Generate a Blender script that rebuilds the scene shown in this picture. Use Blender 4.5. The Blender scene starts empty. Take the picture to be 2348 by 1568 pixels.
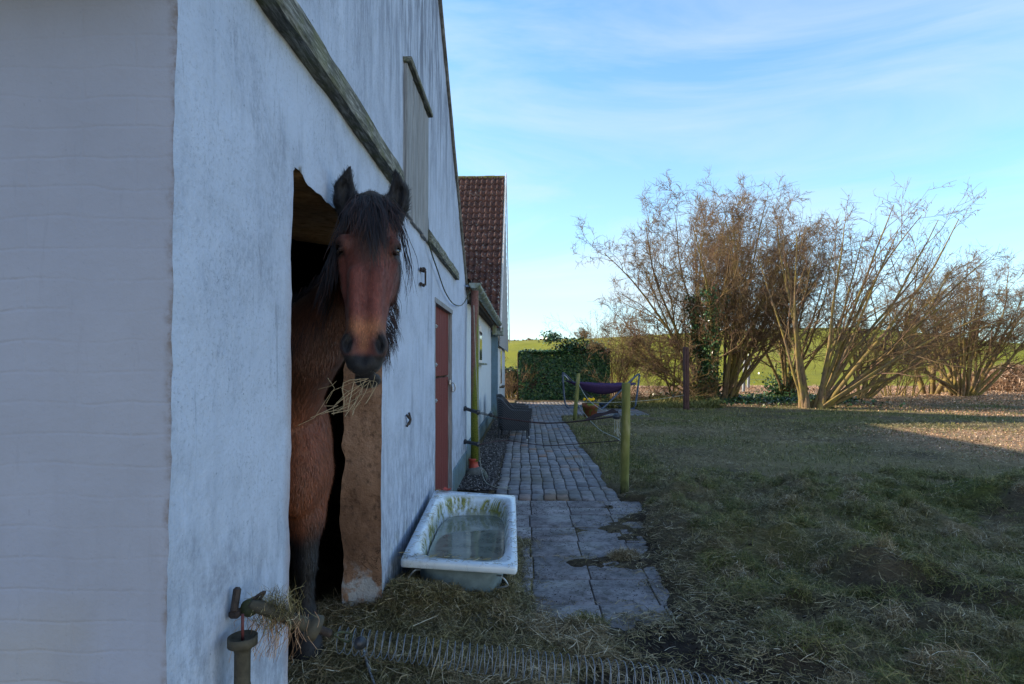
import bpy, math, random
import numpy as np
from mathutils import Vector, Matrix
R = math.radians
sc = bpy.context.scene
# ---------------------------------------------------------------- camera
F, CX, CY = 1360.0, 1173.5, 784.0          # focal length and centre, in units of a 2347 x 1568 picture
YAW, PITCH, SH = R(1.29), R(1.2), 25.5
cd = bpy.data.cameras.new('camera'); cam = bpy.data.objects.new('camera', cd); sc.collection.objects.link(cam)
cd.sensor_width = 36; cd.lens = 36*F/2347; cd.shift_y = SH/2347; cd.clip_start = 0.05; cd.clip_end = 3000
cam.location = (0, 0, 1.5); cam.rotation_euler = (math.pi/2+PITCH, 0, YAW)
sc.camera = cam
# ---------------------------------------------------------------- light
EL, TH = R(25), R(13)
sun_dir = Vector((-math.cos(EL)*math.cos(TH), math.cos(EL)*math.sin(TH), math.sin(EL)))
sl = bpy.data.lights.new('sun', 'SUN'); sl.energy = 5.0; sl.angle = R(0.6); sl.color = (1, .84, .64)
so = bpy.data.objects.new('sun', sl); sc.collection.objects.link(so)
so.rotation_euler = sun_dir.to_track_quat('Z', 'Y').to_euler()
w = bpy.data.worlds.new('World'); sc.world = w; w.use_nodes = True
nt = w.node_tree; nt.nodes.clear()
def wn(t, **k):
    n = nt.nodes.new(t)
    for a, b in k.items(): setattr(n, a, b)
    return n
sky = wn('ShaderNodeTexSky', sky_type='NISHITA', sun_disc=False, sun_elevation=EL, sun_rotation=math.atan2(sun_dir.x, sun_dir.y),
         altitude=0, air_density=1.0, dust_density=0.25, ozone_density=2.2)
tc = wn('ShaderNodeTexCoord'); mp = wn('ShaderNodeMapping')
mp.inputs['Rotation'].default_value = (0, R(-17), R(12)); mp.inputs['Scale'].default_value = (1.0, 1.6, 6.0)
nz = wn('ShaderNodeTexNoise'); nz.inputs['Scale'].default_value = 1.2; nz.inputs['Detail'].default_value = 9; nz.inputs['Roughness'].default_value = .58
nz.inputs['Distortion'].default_value = .9
rp = wn('ShaderNodeValToRGB'); rp.color_ramp.elements[0].position = .44; rp.color_ramp.elements[1].position = .74
mx = wn('ShaderNodeMix', data_type='RGBA'); mx.inputs['B'].default_value = (2.7, 3.0, 3.25, 1)
ml = wn('ShaderNodeMath', operation='MULTIPLY'); ml.inputs[1].default_value = .55
bg = wn('ShaderNodeBackground'); bg.inputs['Strength'].default_value = .15
ow = wn('ShaderNodeOutputWorld'); L = nt.links.new
L(tc.outputs['Generated'], mp.inputs['Vector']); L(mp.outputs['Vector'], nz.inputs['Vector'])
L(nz.outputs['Fac'], rp.inputs['Fac']); L(rp.outputs['Color'], ml.inputs[0])
# thin haze in the part of the sky towards the low sun and the horizon, unseen sky overhead and behind tinted warm to warm the ambient light
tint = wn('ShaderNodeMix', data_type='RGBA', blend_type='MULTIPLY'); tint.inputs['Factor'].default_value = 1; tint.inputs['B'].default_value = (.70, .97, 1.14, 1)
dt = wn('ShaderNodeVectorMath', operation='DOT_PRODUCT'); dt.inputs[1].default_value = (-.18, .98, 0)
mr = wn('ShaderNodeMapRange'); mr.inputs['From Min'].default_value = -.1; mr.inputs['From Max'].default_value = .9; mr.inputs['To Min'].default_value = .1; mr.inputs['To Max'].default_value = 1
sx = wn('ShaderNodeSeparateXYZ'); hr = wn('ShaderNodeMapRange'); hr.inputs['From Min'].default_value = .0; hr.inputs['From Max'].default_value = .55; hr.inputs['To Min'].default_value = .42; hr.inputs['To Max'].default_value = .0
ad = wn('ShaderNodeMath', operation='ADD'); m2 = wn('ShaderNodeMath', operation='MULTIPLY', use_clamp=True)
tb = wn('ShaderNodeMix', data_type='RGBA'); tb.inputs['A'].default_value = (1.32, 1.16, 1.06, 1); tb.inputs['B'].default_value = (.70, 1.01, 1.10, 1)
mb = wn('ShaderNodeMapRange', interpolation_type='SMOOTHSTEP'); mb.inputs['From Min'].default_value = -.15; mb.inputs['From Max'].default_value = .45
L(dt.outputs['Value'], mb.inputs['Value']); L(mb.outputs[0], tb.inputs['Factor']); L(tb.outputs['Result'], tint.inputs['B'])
L(tc.outputs['Generated'], dt.inputs[0]); L(dt.outputs['Value'], mr.inputs['Value']); L(tc.outputs['Generated'], sx.inputs[0]); L(sx.outputs[2], hr.inputs['Value'])
L(ml.outputs[0], ad.inputs[0]); L(hr.outputs[0], ad.inputs[1]); L(ad.outputs[0], m2.inputs[0]); L(mr.outputs[0], m2.inputs[1])
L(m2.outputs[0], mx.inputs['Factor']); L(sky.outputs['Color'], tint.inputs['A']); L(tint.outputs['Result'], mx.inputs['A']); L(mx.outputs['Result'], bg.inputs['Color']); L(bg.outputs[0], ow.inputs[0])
sc.view_settings.view_transform = 'Standard'; sc.view_settings.look = 'None'; sc.view_settings.gamma = 1
sc.view_settings.exposure = 1.12
try: sc.view_settings.use_curve_mapping = False
except Exception: pass

# ---------------------------------------------------------------- measuring helpers (photo measurements to metres)
Mc = Matrix.Rotation(YAW, 3, 'Z') @ Matrix.Rotation(math.pi/2+PITCH, 3, 'X')
def ray(x, y): return Mc @ Vector(((x-CX)/F, (CY-y)/F + SH/F, -1))
def PY(x, y, Y): d = ray(x, y); k = Y/d.y; return Vector((d.x*k, Y, 1.5+d.z*k))
def PX(x, y, X): d = ray(x, y); k = X/d.x; return Vector((X, d.y*k, 1.5+d.z*k))
def PZ(x, y, z=0): d = ray(x, y); k = (z-1.5)/d.z; return Vector((d.x*k, d.y*k, z))
# ---------------------------------------------------------------- noise in numpy
def _h(i, j, k, s):
    n = (i*374761393 + j*668265263 + k*2147483647 + s*974634777) & 0xffffffff
    n = ((n ^ (n >> 13))*1274126177) & 0xffffffff
    return ((n ^ (n >> 16)) & 0xffff)/65535.0
def vn(x, y, z=0.0, s=0):
    x, y, z = np.broadcast_arrays(np.asarray(x, float), np.asarray(y, float), np.asarray(z, float))
    i, j, k = np.floor(x).astype(np.int64), np.floor(y).astype(np.int64), np.floor(z).astype(np.int64)
    u, v, t = x-i, y-j, z-k
    u, v, t = u*u*(3-2*u), v*v*(3-2*v), t*t*(3-2*t)
    def pl(kk):
        a = _h(i, j, kk, s)*(1-u)+_h(i+1, j, kk, s)*u
        b = _h(i, j+1, kk, s)*(1-u)+_h(i+1, j+1, kk, s)*u
        return a*(1-v)+b*v
    return (pl(k)*(1-t)+pl(k+1)*t)*2-1
def fbm(x, y, z=0.0, o=4, s=0):
    r = 0; a = .5; f = 1
    for q in range(o): r = r + a*vn(np.asarray(x)*f+q*7.3, np.asarray(y)*f-q*3.1, np.asarray(z)*f, s+q); a *= .5; f *= 2.03
    return r
def sst(a, b, x): t = np.clip((x-a)/(b-a), 0, 1); return t*t*(3-2*t)
# ---------------------------------------------------------------- objects
def obj(name, me, parent=None, mat=None, smooth=False):
    if mat: me.materials.append(mat)
    o = bpy.data.objects.new(name, me); sc.collection.objects.link(o)
    if parent: o.parent = parent
    if smooth: me.polygons.foreach_set('use_smooth', [True]*len(me.polygons))
    return o
def tag(o, label=None, cat=None, group=None, kind=None):
    if label: o['label'] = label
    if cat: o['category'] = cat
    if group: o['group'] = group
    if kind: o['kind'] = kind
    return o
def thing(name, label, cat, loc=(0, 0, 0), rz=0, group=None):
    o = bpy.data.objects.new(name, None); sc.collection.objects.link(o)
    o.location = loc; o.rotation_euler = (0, 0, rz); o.empty_display_size = .1
    return tag(o, label, cat, group)
def npmesh(name, V, Fc, mat=None, parent=None, smooth=False, col=None):
    V = np.asarray(V, np.float32); Fc = np.asarray(Fc, np.int32); k = Fc.shape[1]
    me = bpy.data.meshes.new(name); me.vertices.add(len(V)); me.vertices.foreach_set('co', V.ravel())
    me.loops.add(Fc.size); me.loops.foreach_set('vertex_index', Fc.ravel())
    me.polygons.add(len(Fc)); me.polygons.foreach_set('loop_start', np.arange(0, Fc.size, k, dtype=np.int32))
    me.update(calc_edges=True); me.validate()
    if col is not None:
        at = me.color_attributes.new('Col', 'FLOAT_COLOR', 'POINT')
        c = np.ones((len(V), 4), np.float32); c[:, :col.shape[1]] = col; at.data.foreach_set('color', c.ravel())
    return obj(name, me, parent, mat, smooth)
class MB:
    def __init__(s): s.v = []; s.f = []
    def add(s, vs, fs):
        b = len(s.v); s.v += [tuple(v) for v in vs]; s.f += [tuple(b+i for i in f) for f in fs]; return s
    def box(s, c, d, rot=None, bev=0.0, taper=(1, 1)):
        c = Vector(c); hx, hy, hz = d[0]/2, d[1]/2, d[2]/2; M = rot or Matrix.Identity(3)
        if bev <= 0:
            vs = []
            for z in (-1, 1):
                kx, ky = (taper if z > 0 else (1, 1))
                for x, y in ((-1, -1), (1, -1), (1, 1), (-1, 1)): vs.append(c+M @ Vector((x*hx*kx, y*hy*ky, z*hz)))
            return s.add(vs, [(3, 2, 1, 0), (4, 5, 6, 7), (0, 1, 5, 4), (1, 2, 6, 5), (2, 3, 7, 6), (3, 0, 4, 7)])
        b = min(bev, hx*.9, hy*.9, hz*.9); vs = []; idx = {}
        for sx in (-1, 1):
            for sy in (-1, 1):
                for sz in (-1, 1):
                    for a in range(3):
                        q = [sx*(hx-b), sy*(hy-b), sz*(hz-b)]; q[a] = (sx*hx, sy*hy, sz*hz)[a]
                        idx[(sx, sy, sz, a)] = len(vs); vs.append(c+M @ Vector(q))
        fs = []
        for a in range(3):
            o1, o2 = [(1, 2), (2, 0), (0, 1)][a]
            for sg in (-1, 1):
                f = []
                for p, q in ((-1, -1), (1, -1), (1, 1), (-1, 1)):
                    t = [0, 0, 0]; t[a] = sg; t[o1] = p; t[o2] = q; f.append(idx[(*t, a)])
                fs.append(f if sg > 0 else f[::-1])
        for a in range(3):
            o1, o2 = [(1, 2), (2, 0), (0, 1)][a]
            for p in (-1, 1):
                for q in (-1, 1):
                    t1 = [0, 0, 0]; t1[o1] = p; t1[o2] = q; t2 = list(t1); t1[a] = -1; t2[a] = 1
                    f = [idx[(*t1, o1)], idx[(*t2, o1)], idx[(*t2, o2)], idx[(*t1, o2)]]
                    fs.append(f if p*q < 0 else f[::-1])
        for sx in (-1, 1):
            for sy in (-1, 1):
                for sz in (-1, 1):
                    f = [idx[(sx, sy, sz, 0)], idx[(sx, sy, sz, 1)], idx[(sx, sy, sz, 2)]]
                    fs.append(f if sx*sy*sz > 0 else f[::-1])
        return s.add(vs, fs)
    def tube(s, pts, rad, n=8, caps=True, flat=None):
        pts = [Vector(p) for p in pts]; m = len(pts)
        if not hasattr(rad, '__len__'): rad = [rad]*m
        t0 = (pts[1]-pts[0]).normalized()
        up = Vector((0, 0, 1)) if abs(t0.z) < .9 else Vector((1, 0, 0))
        a = t0.cross(up).normalized(); vs = []
        for i, p in enumerate(pts):
            t = (pts[min(i+1, m-1)]-pts[max(i-1, 0)]).normalized()
            a = (a-t*a.dot(t)).normalized(); b = t.cross(a)
            for k in range(n):
                an = 2*math.pi*k/n; ca, sa = math.cos(an), math.sin(an)
                if flat: sa *= flat
                vs.append(p+(a*ca+b*sa)*rad[i])
        fs = []
        for i in range(m-1):
            for k in range(n):
                k2 = (k+1) % n; fs.append((i*n+k, i*n+k2, (i+1)*n+k2, (i+1)*n+k))
        if caps: fs.append(tuple(range(n))[::-1]); fs.append(tuple((m-1)*n+k for k in range(n)))
        return s.add(vs, fs)
    def lathe(s, prof, c=(0, 0, 0), n=24, rot=None):
        c = Vector(c); M = rot or Matrix.Identity(3); vs = []; m = len(prof)
        for r, z in prof:
            for k in range(n):
                an = 2*math.pi*k/n; vs.append(c+M @ Vector((r*math.cos(an), r*math.sin(an), z)))
        fs = []
        for i in range(m-1):
            for k in range(n):
                k2 = (k+1) % n; fs.append((i*n+k, i*n+k2, (i+1)*n+k2, (i+1)*n+k))
        fs.append(tuple(range(n))[::-1]); fs.append(tuple((m-1)*n+k for k in range(n)))
        return s.add(vs, fs)
    def grid(s, G, closed=False):
        nu, nv = len(G), len(G[0]); vs = [p for r in G for p in r]; fs = []
        for i in range(nu-1 if not closed else nu):
            for j in range(nv-1):
                i2 = (i+1) % nu; fs.append((i*nv+j, i2*nv+j, i2*nv+j+1, i*nv+j+1))
        return s.add(vs, fs)
    def link(s, name, mat, parent=None, smooth=False, local=False):
        me = bpy.data.meshes.new(name); vs = s.v
        if parent is not None and not local:
            Mi = world_inv(parent); vs = [Mi @ Vector(v) for v in vs]
        me.from_pydata([tuple(v) for v in vs], [], s.f); me.update()
        return obj(name, me, parent, mat, smooth)
def world_inv(p):
    M = Matrix.Identity(4)
    while p is not None: M = Matrix.LocRotScale(p.location, p.rotation_euler, None) @ M; p = p.parent
    return M.inverted()
def relparent(o, p):                      # o built in world coordinates: keep it there under p
    o.parent = p; o.data.transform(world_inv(p)); return o
def curve(pts, n=8):                       # Catmull-Rom
    P = [Vector(p) for p in pts]; P = [P[0]*2-P[1]]+P+[P[-1]*2-P[-2]]; out = []
    for i in range(1, len(P)-2):
        for k in range(n):
            t = k/n; a, b, c, d = P[i-1], P[i], P[i+1], P[i+2]
            out.append(.5*((2*b)+(c-a)*t+(2*a-5*b+4*c-d)*t*t+(3*b-a-3*c+d)*t**3))
    return out+[P[-2]]
# ---------------------------------------------------------------- materials
class NT:
    def __init__(s, name):
        s.m = bpy.data.materials.new(name); s.m.use_nodes = True; s.t = s.m.node_tree; s.p = s.t.nodes['Principled BSDF']; s.c = None
    def n(s, t, **k):
        q = s.t.nodes.new(t)
        for a, b in k.items(): setattr(q, a, b)
        return q
    def l(s, a, b): s.t.links.new(a, b)
    def coord(s, scale=(1, 1, 1), obj=False, rot=(0, 0, 0)):
        if s.c is None: s.c = s.n('ShaderNodeTexCoord'); s.g = s.n('ShaderNodeNewGeometry')
        m = s.n('ShaderNodeMapping'); m.inputs['Scale'].default_value = scale; m.inputs['Rotation'].default_value = rot
        s.l(s.c.outputs['Object'] if obj else s.g.outputs['Position'], m.inputs['Vector']); return m.outputs[0]
    def noise(s, scale, detail=5, rough=.55, v=(1, 1, 1), dist=0, rot=(0, 0, 0)):
        q = s.n('ShaderNodeTexNoise'); q.inputs['Scale'].default_value = scale; q.inputs['Detail'].default_value = detail
        q.inputs['Roughness'].default_value = rough; q.inputs['Distortion'].default_value = dist; s.l(s.coord(v, rot=rot), q.inputs['Vector']); return q.outputs['Fac']
    def voro(s, scale, v=(1, 1, 1), feature='F1', out='Distance'):
        q = s.n('ShaderNodeTexVoronoi', feature=feature); q.inputs['Scale'].default_value = scale; s.l(s.coord(v), q.inputs['Vector']); return q.outputs[out]
    def ramp(s, f, st):
        q = s.n('ShaderNodeValToRGB'); e = q.color_ramp.elements
        while len(e) < len(st): e.new(.5)
        for i, (p, c) in enumerate(st):
            e[i].position = p; e[i].color = (c, c, c, 1) if not hasattr(c, '__len__') else (*c, 1)
        s.l(f, q.inputs['Fac']); return q.outputs['Color']
    def mix(s, f, a, b, mode='MIX'):
        q = s.n('ShaderNodeMix', data_type='RGBA', blend_type=mode)
        for nm, x in (('Factor', f), ('A', a), ('B', b)):
            if hasattr(x, 'links'): s.l(x, q.inputs[nm])
            elif nm == 'Factor': q.inputs[nm].default_value = x
            else: q.inputs[nm].default_value = (*x, 1) if hasattr(x, '__len__') else (x, x, x, 1)
        return q.outputs['Result']
    def math(s, op, a, b=0.0):
        q = s.n('ShaderNodeMath', operation=op)
        for i, x in enumerate((a, b)):
            if hasattr(x, 'links'): s.l(x, q.inputs[i])
            else: q.inputs[i].default_value = x
        return q.outputs[0]
    def sep(s, ax):
        q = s.n('ShaderNodeSeparateXYZ'); s.l(s.coord(), q.inputs[0]); return q.outputs[ax]
    def attr(s, name='Col', out='Color'):
        q = s.n('ShaderNodeAttribute', attribute_name=name); return q.outputs[out]
    def island(s):
        q = s.n('ShaderNodeNewGeometry'); return q.outputs['Random Per Island']
    def bump(s, h, st=.5, d=.01):
        q = s.n('ShaderNodeBump'); q.inputs['Strength'].default_value = st; q.inputs['Distance'].default_value = d
        s.l(h, q.inputs['Height'])
        if s.p.inputs['Normal'].links: s.l(s.p.inputs['Normal'].links[0].from_socket, q.inputs['Normal'])
        s.l(q.outputs[0], s.p.inputs['Normal']); return s
    def fin(s, col, rough=.8, spec=.3, metal=0):
        for nm, x in (('Base Color', col), ('Roughness', rough), ('Metallic', metal), ('Specular IOR Level', spec)):
            if hasattr(x, 'links'): s.l(x, s.p.inputs[nm])
            elif nm == 'Base Color': s.p.inputs[nm].default_value = (*x, 1)
            else: s.p.inputs[nm].default_value = x
        return s.m
def plain(name, c, rough=.7, var=.35, sc_=12, spec=.3, metal=0, bump=.25, v=(1, 1, 1)):
    t = NT(name); f = t.noise(sc_, 6, .6, v)
    c2 = tuple(x*(1-var) for x in c); c3 = tuple(min(1, x*(1+var*.6)) for x in c)
    col = t.ramp(f, [(.3, c2), (.7, c3)]); t.bump(t.noise(sc_*4, 5, .6, v), bump, .004); return t.fin(col, rough, spec, metal)
M = {}
def whitewash(name, base, dirt, streak=1.0, low=.6, courses=False, yellow=0.0, blue=None):
    t = NT(name)
    big = t.noise(1.1, 6, .6); st = t.noise(9, 7, .65, (1, 1, .16)); fine = t.noise(55, 5, .7)
    st2 = t.noise(30, 6, .7, (1, 1, .12), dist=.6)
    col = t.ramp(t.noise(3.5, 6, .6), [(.3, tuple(x*.90 for x in base)), (.7, base)])
    z = t.sep(2); lowm = t.ramp(z, [(.0, 1.0), (.8, .0)]) if low else None
    f1 = t.math('MULTIPLY', t.ramp(st, [(.50, 0), (.72, 1)]), t.ramp(big, [(.40, .0), (.62, 1)]))
    f1 = t.math('MULTIPLY', f1, .5*streak); col = t.mix(f1, col, dirt)
    f2 = t.math('MULTIPLY', t.ramp(st2, [(.60, 0), (.76, 1)]), .55*streak); col = t.mix(f2, col, tuple(x*.7 for x in dirt))
    if low:
        zz = t.math('ADD', z, t.math('MULTIPLY', t.math('SUBTRACT', big, .5), 1.6))
        f3 = t.math('MULTIPLY', t.ramp(t.math('MULTIPLY', zz, .7), [(.0, 1), (.95, 0)]), t.ramp(t.noise(16, 8, .75, (1, 1, .5)), [(.40, 0), (.62, 1)]))
        col = t.mix(t.math('MULTIPLY', f3, low), col, tuple(x*.55 for x in dirt))
        f4 = t.math('MULTIPLY', t.ramp(z, [(.1, 1), (.55, 0)]), t.ramp(t.noise(7, 6, .6), [(.5, 0), (.65, 1)]))
        col = t.mix(t.math('MULTIPLY', f4, .6), col, (.16, .19, .05))
        f6 = t.math('MULTIPLY', t.ramp(t.math('MULTIPLY', z, .2), [(.52, 0), (.80, 1)]), t.ramp(t.noise(14, 8, .75, (1, 1, .10), dist=.4), [(.44, 0), (.58, 1)]))
        col = t.mix(t.math('MULTIPLY', f6, .75), col, tuple(x*.8 for x in dirt))
        f7 = t.math('MULTIPLY', t.ramp(t.math('ADD', z, t.math('MULTIPLY', t.noise(8, 6, .6), .5)), [(.30, 1), (.62, 0)]), t.ramp(t.noise(22, 7, .7), [(.38, 0), (.56, 1)]))
        col = t.mix(t.math('MULTIPLY', f7, .8), col, (.09, .095, .06))
    if yellow:
        f5 = t.math('MULTIPLY', t.ramp(t.noise(1.6, 4, .5), [(.42, 0), (.62, 1)]), t.ramp(z, [(.9, 1), (1.0, .15)]))
        col = t.mix(t.math('MULTIPLY', f5, yellow), col, (.36, .345, .28))
    if not courses:
        mo = t.math('MULTIPLY', t.ramp(t.noise(2.6, 7, .7, dist=.4), [(.46, 0), (.64, 1)]), t.ramp(t.noise(60, 4, .75, (1, 1, .6)), [(.40, .25), (.62, 1)]))
        col = t.mix(t.math('MULTIPLY', mo, .38*streak), col, tuple(x*1.1 for x in dirt))
        col = t.mix(t.math('MULTIPLY', t.math('MULTIPLY', t.ramp(t.noise(75, 5, .85), [(.53, 0), (.66, 1)]), t.ramp(t.noise(3, 5, .6), [(.35, .2), (.65, 1)])), .6*streak), col, tuple(x*1.2 for x in dirt))
    sp = t.ramp(t.noise(70, 3, .5), [(.70, 0), (.76, 1)]); col = t.mix(t.math('MULTIPLY', sp, .55*streak), col, tuple(x*.5 for x in dirt))
    if courses:
        cx = t.math('ADD', t.sep(0), t.math('MULTIPLY', t.noise(11, 6, .7), .05)); cm = t.math('MULTIPLY', t.ramp(t.math('ADD', cx, 1.0), [(.205, 0), (.226, 1)]), t.ramp(t.noise(30, 6, .7), [(.42, .1), (.6, 1)]))
        col = t.mix(t.math('MULTIPLY', cm, .7), col, (.13, .10, .075))
    else:
        cy = t.math('ADD', t.math('SUBTRACT', t.sep(1), 1.5), t.math('MULTIPLY', t.noise(5, 6, .7), .10)); em = t.math('MULTIPLY', t.ramp(cy, [(.50, 0), (.575, 1)]), t.ramp(cy, [(.60, 1), (.61, 0)]))
        em = t.math('MULTIPLY', em, t.ramp(t.math('MULTIPLY', t.sep(2), .4), [(.60, 1), (.82, 0)])); col = t.mix(t.math('MULTIPLY', em, .6), col, (.27, .19, .16))
    if courses:
        b = t.n('ShaderNodeTexBrick'); b.inputs['Scale'].default_value = 1; b.inputs['Brick Width'].default_value = .25
        b.inputs['Row Height'].default_value = .07; b.inputs['Mortar Size'].default_value = .006; b.inputs['Mortar Smooth'].default_value = 1
        cv = t.coord((1, 1, 1), rot=(R(90), 0, 0))
        ds = t.n('ShaderNodeVectorMath', operation='ADD'); nn = t.n('ShaderNodeTexNoise'); nn.inputs['Scale'].default_value = 6
        sc2 = t.n('ShaderNodeVectorMath', operation='SCALE'); sc2.inputs['Scale'].default_value = .03
        t.l(cv, nn.inputs['Vector']); t.l(nn.outputs['Color'], sc2.inputs[0]); t.l(cv, ds.inputs[0]); t.l(sc2.outputs[0], ds.inputs[1])
        t.l(ds.outputs[0], b.inputs['Vector'])
        mf = t.math('MULTIPLY', b.outputs['Fac'], t.ramp(t.noise(2.5, 4, .5), [(.34, .1), (.62, 1)]))
        t.bump(t.math('SUBTRACT', 1.0, mf), .28, .004)
        t.bump(t.noise(14, 5, .6), .35, .012)
        t.bump(t.noise(90, 4, .65), .35, .0035)
    else:
        t.bump(t.noise(5, 5, .55), .5, .03); t.bump(t.noise(45, 6, .7), .65, .006); t.bump(t.noise(190, 3, .6), .5, .002)
    return t.fin(col, .9, .15)
M['white'] = whitewash('whitewashed_plaster', (.44, .525, .67), (.10, .12, .165), low=.85)
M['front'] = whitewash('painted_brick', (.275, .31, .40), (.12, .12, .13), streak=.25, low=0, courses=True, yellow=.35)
M['wingw'] = whitewash('pale_painted_wall', (.52, .60, .66), (.26, .31, .36), streak=.5, low=.35)
M['plinth'] = whitewash('blue_grey_plinth', (.13, .21, .28), (.06, .09, .09), streak=1, low=.5)
def wood(name, c1, c2, c3, sx=(14, 14, 1.2), moss=0.0):
    t = NT(name); g = t.noise(6, 8, .7, sx, dist=.4); col = t.ramp(g, [(.3, c1), (.5, c2), (.72, c3)])
    if moss: col = t.mix(t.math('MULTIPLY', t.ramp(t.noise(9, 6, .6), [(.45, 0), (.62, 1)]), moss), col, (.13, .15, .03))
    t.bump(g, .8, .006); t.bump(t.noise(60, 5, .6, sx), .4, .002); return t.fin(col, .85, .2)
M['beam'] = wood('weathered_ledge_timber', (.022, .024, .02), (.12, .125, .11), (.40, .42, .40), (9, 1.3, 12), .3)
M['board'] = wood('grey_hatch_boards', (.08, .085, .09), (.22, .235, .25), (.42, .45, .48), (16, 16, .5))
M['dark_board'] = wood('dark_boards', (.03, .025, .02), (.06, .05, .04), (.12, .10, .08))
M['post_b'] = wood('brown_sleeper_wood', (.035, .018, .015), (.085, .045, .04), (.16, .10, .09))
def door_red():
    t = NT('faded_red_paint'); g = t.noise(7, 8, .7, (18, 18, .8), dist=.3)
    col = t.ramp(g, [(.30, (.07, .016, .014)), (.5, (.13, .026, .022)), (.66, (.17, .045, .038)), (.76, (.30, .20, .18))])
    t.bump(g, .7, .004); return t.fin(col, .7, .3)
M['red'] = door_red()
def reveal():
    t = NT('brown_bare_plaster'); a = t.noise(2.2, 6, .6); b = t.noise(24, 8, .7)
    col = t.ramp(a, [(.28, (.12, .068, .045)), (.5, (.26, .155, .105)), (.72, (.40, .27, .20))])
    col = t.mix(t.ramp(b, [(.52, 0), (.68, .8)]), col, (.07, .045, .035))
    ck = t.math('MULTIPLY', t.ramp(t.math('ABSOLUTE', t.math('SUBTRACT', t.noise(3.5, 5, .6, dist=.8), .5)), [(.0, 1), (.007, 0)]), t.ramp(t.noise(2.5, 3, .5), [(.45, 0), (.55, .9)]))
    col = t.mix(ck, col, (.03, .02, .015)); t.bump(ck, -.6, .01)
    z = t.sep(2); f = t.math('MULTIPLY', t.ramp(z, [(.30, 1), (.42, 0)]), t.ramp(t.noise(8, 5, .6), [(.46, 0), (.54, 1)]))
    col = t.mix(t.math('MULTIPLY', f, .8), col, (.42, .46, .50))
    t.bump(t.noise(7, 7, .65), .8, .03); t.bump(t.noise(60, 6, .75), .9, .008); return t.fin(col, .95, .1)
M['reveal'] = reveal()
M['soffit'] = wood('rough_lintel_timber', (.26, .15, .06), (.55, .36, .19), (.75, .56, .36), (3, 10, 8))
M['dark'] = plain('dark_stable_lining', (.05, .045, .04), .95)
M['iron'] = plain('rusted_iron', (.045, .035, .032), .7, .6, 60, .4, .3, .6)
M['galv'] = plain('galvanised_steel', (.42, .46, .50), .42, .25, 50, .5, .8)
M['black'] = plain('black_plastic', (.022, .026, .034), .45, .3, 30, .5)
M['zinc'] = None
def zinc():
    t = NT('zinc_with_moss'); n = t.noise(14, 6, .6); c = t.ramp(n, [(.35, (.10, .13, .13)), (.65, (.26, .32, .33))])
    c = t.mix(t.ramp(t.noise(6, 6, .65), [(.42, 0), (.60, .85)]), c, (.13, .15, .07)); t.bump(t.noise(40, 5, .6), .3, .003); return t.fin(c, .5, .5, .15)
M['zinc'] = zinc()
def pipem():
    t = NT('mossy_brown_pipe'); z = t.sep(2); n = t.noise(5, 7, .65, (3, 3, 1))
    red = t.ramp(t.noise(40, 6, .7), [(.35, (.12, .055, .045)), (.7, (.24, .12, .10))])
    grn = t.ramp(t.noise(60, 6, .7), [(.35, (.07, .09, .012)), (.7, (.20, .23, .04))])
    x = t.sep(0)
    f = t.math('ADD', t.math('MULTIPLY', z, -.34), t.math('MULTIPLY', n, .55)); f = t.math('ADD', f, t.math('MULTIPLY', t.math('ADD', x, .70), 4.5))
    c = t.mix(t.ramp(t.math('ADD', f, .25), [(.02, 0), (.22, 1)]), red, grn)
    c = t.mix(t.ramp(t.noise(120, 3, .5), [(.66, 0), (.72, .5)]), c, (.42, .42, .32)); t.bump(t.noise(90, 5, .6), .5, .003); return t.fin(c, .75, .25)
M['pipe'] = pipem()
M['collar'] = plain('red_clay_plastic', (.38, .055, .035), .5, .3, 25, .4)
def tiles():
    t = NT('red_pantiles'); n = t.noise(4, 6, .6); c = t.ramp(n, [(.3, (.055, .03, .026)), (.6, (.125, .062, .05)), (.8, (.19, .105, .08))])
    c = t.mix(t.ramp(t.noise(11, 6, .7), [(.50, 0), (.62, .8)]), c, (.035, .025, .025))
    lich = t.math('MULTIPLY', t.ramp(t.noise(13, 3, .5, (1, .5, 1)), [(.615, 0), (.635, 1)]), t.ramp(t.sep(2), [(.2, 1), (1, 1)]))
    z = t.math('MULTIPLY', t.sep(2), .1); lich = t.math('MULTIPLY', lich, t.ramp(z, [(.30, 1), (.62, .25)]))
    c = t.mix(lich, c, (.30, .31, .30)); t.bump(t.noise(60, 5, .6), .4, .005); return t.fin(c, .8, .25)
M['tile'] = tiles()
M['verge_d'] = plain('dark_mossy_verge', (.075, .065, .05), .95, .6, 22, .1, 0, .8)
M['moss'] = plain('mossy_ridge', (.17, .15, .05), .95, .6, 14, .1, 0, .8)
M['clad'] = plain('grey_cladding', (.30, .32, .34), .7, .2, 9)
M['vergew'] = plain('painted_barge_board', (.62, .62, .60), .6, .2, 9)
def slabm():
    t = NT('concrete_slab'); a = t.noise(2.3, 7, .65); c = t.ramp(a, [(.3, (.11, .095, .095)), (.5, (.24, .22, .225)), (.72, (.38, .36, .365))])
    c = t.mix(t.math('MULTIPLY', t.island(), .35), c, (.11, .11, .13)); c = t.mix(t.ramp(t.noise(9, 7, .7), [(.48, 0), (.66, .85)]), c, (.045, .04, .035))
    c = t.mix(t.ramp(t.noise(34, 6, .75), [(.50, 0), (.64, .7)]), c, (.05, .042, .034)); t.bump(t.noise(80, 6, .7), .7, .004); return t.fin(c, t.ramp(t.noise(3, 4), [(.35, .45), (.65, .85)]), .4)
M['slab'] = slabm()
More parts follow.
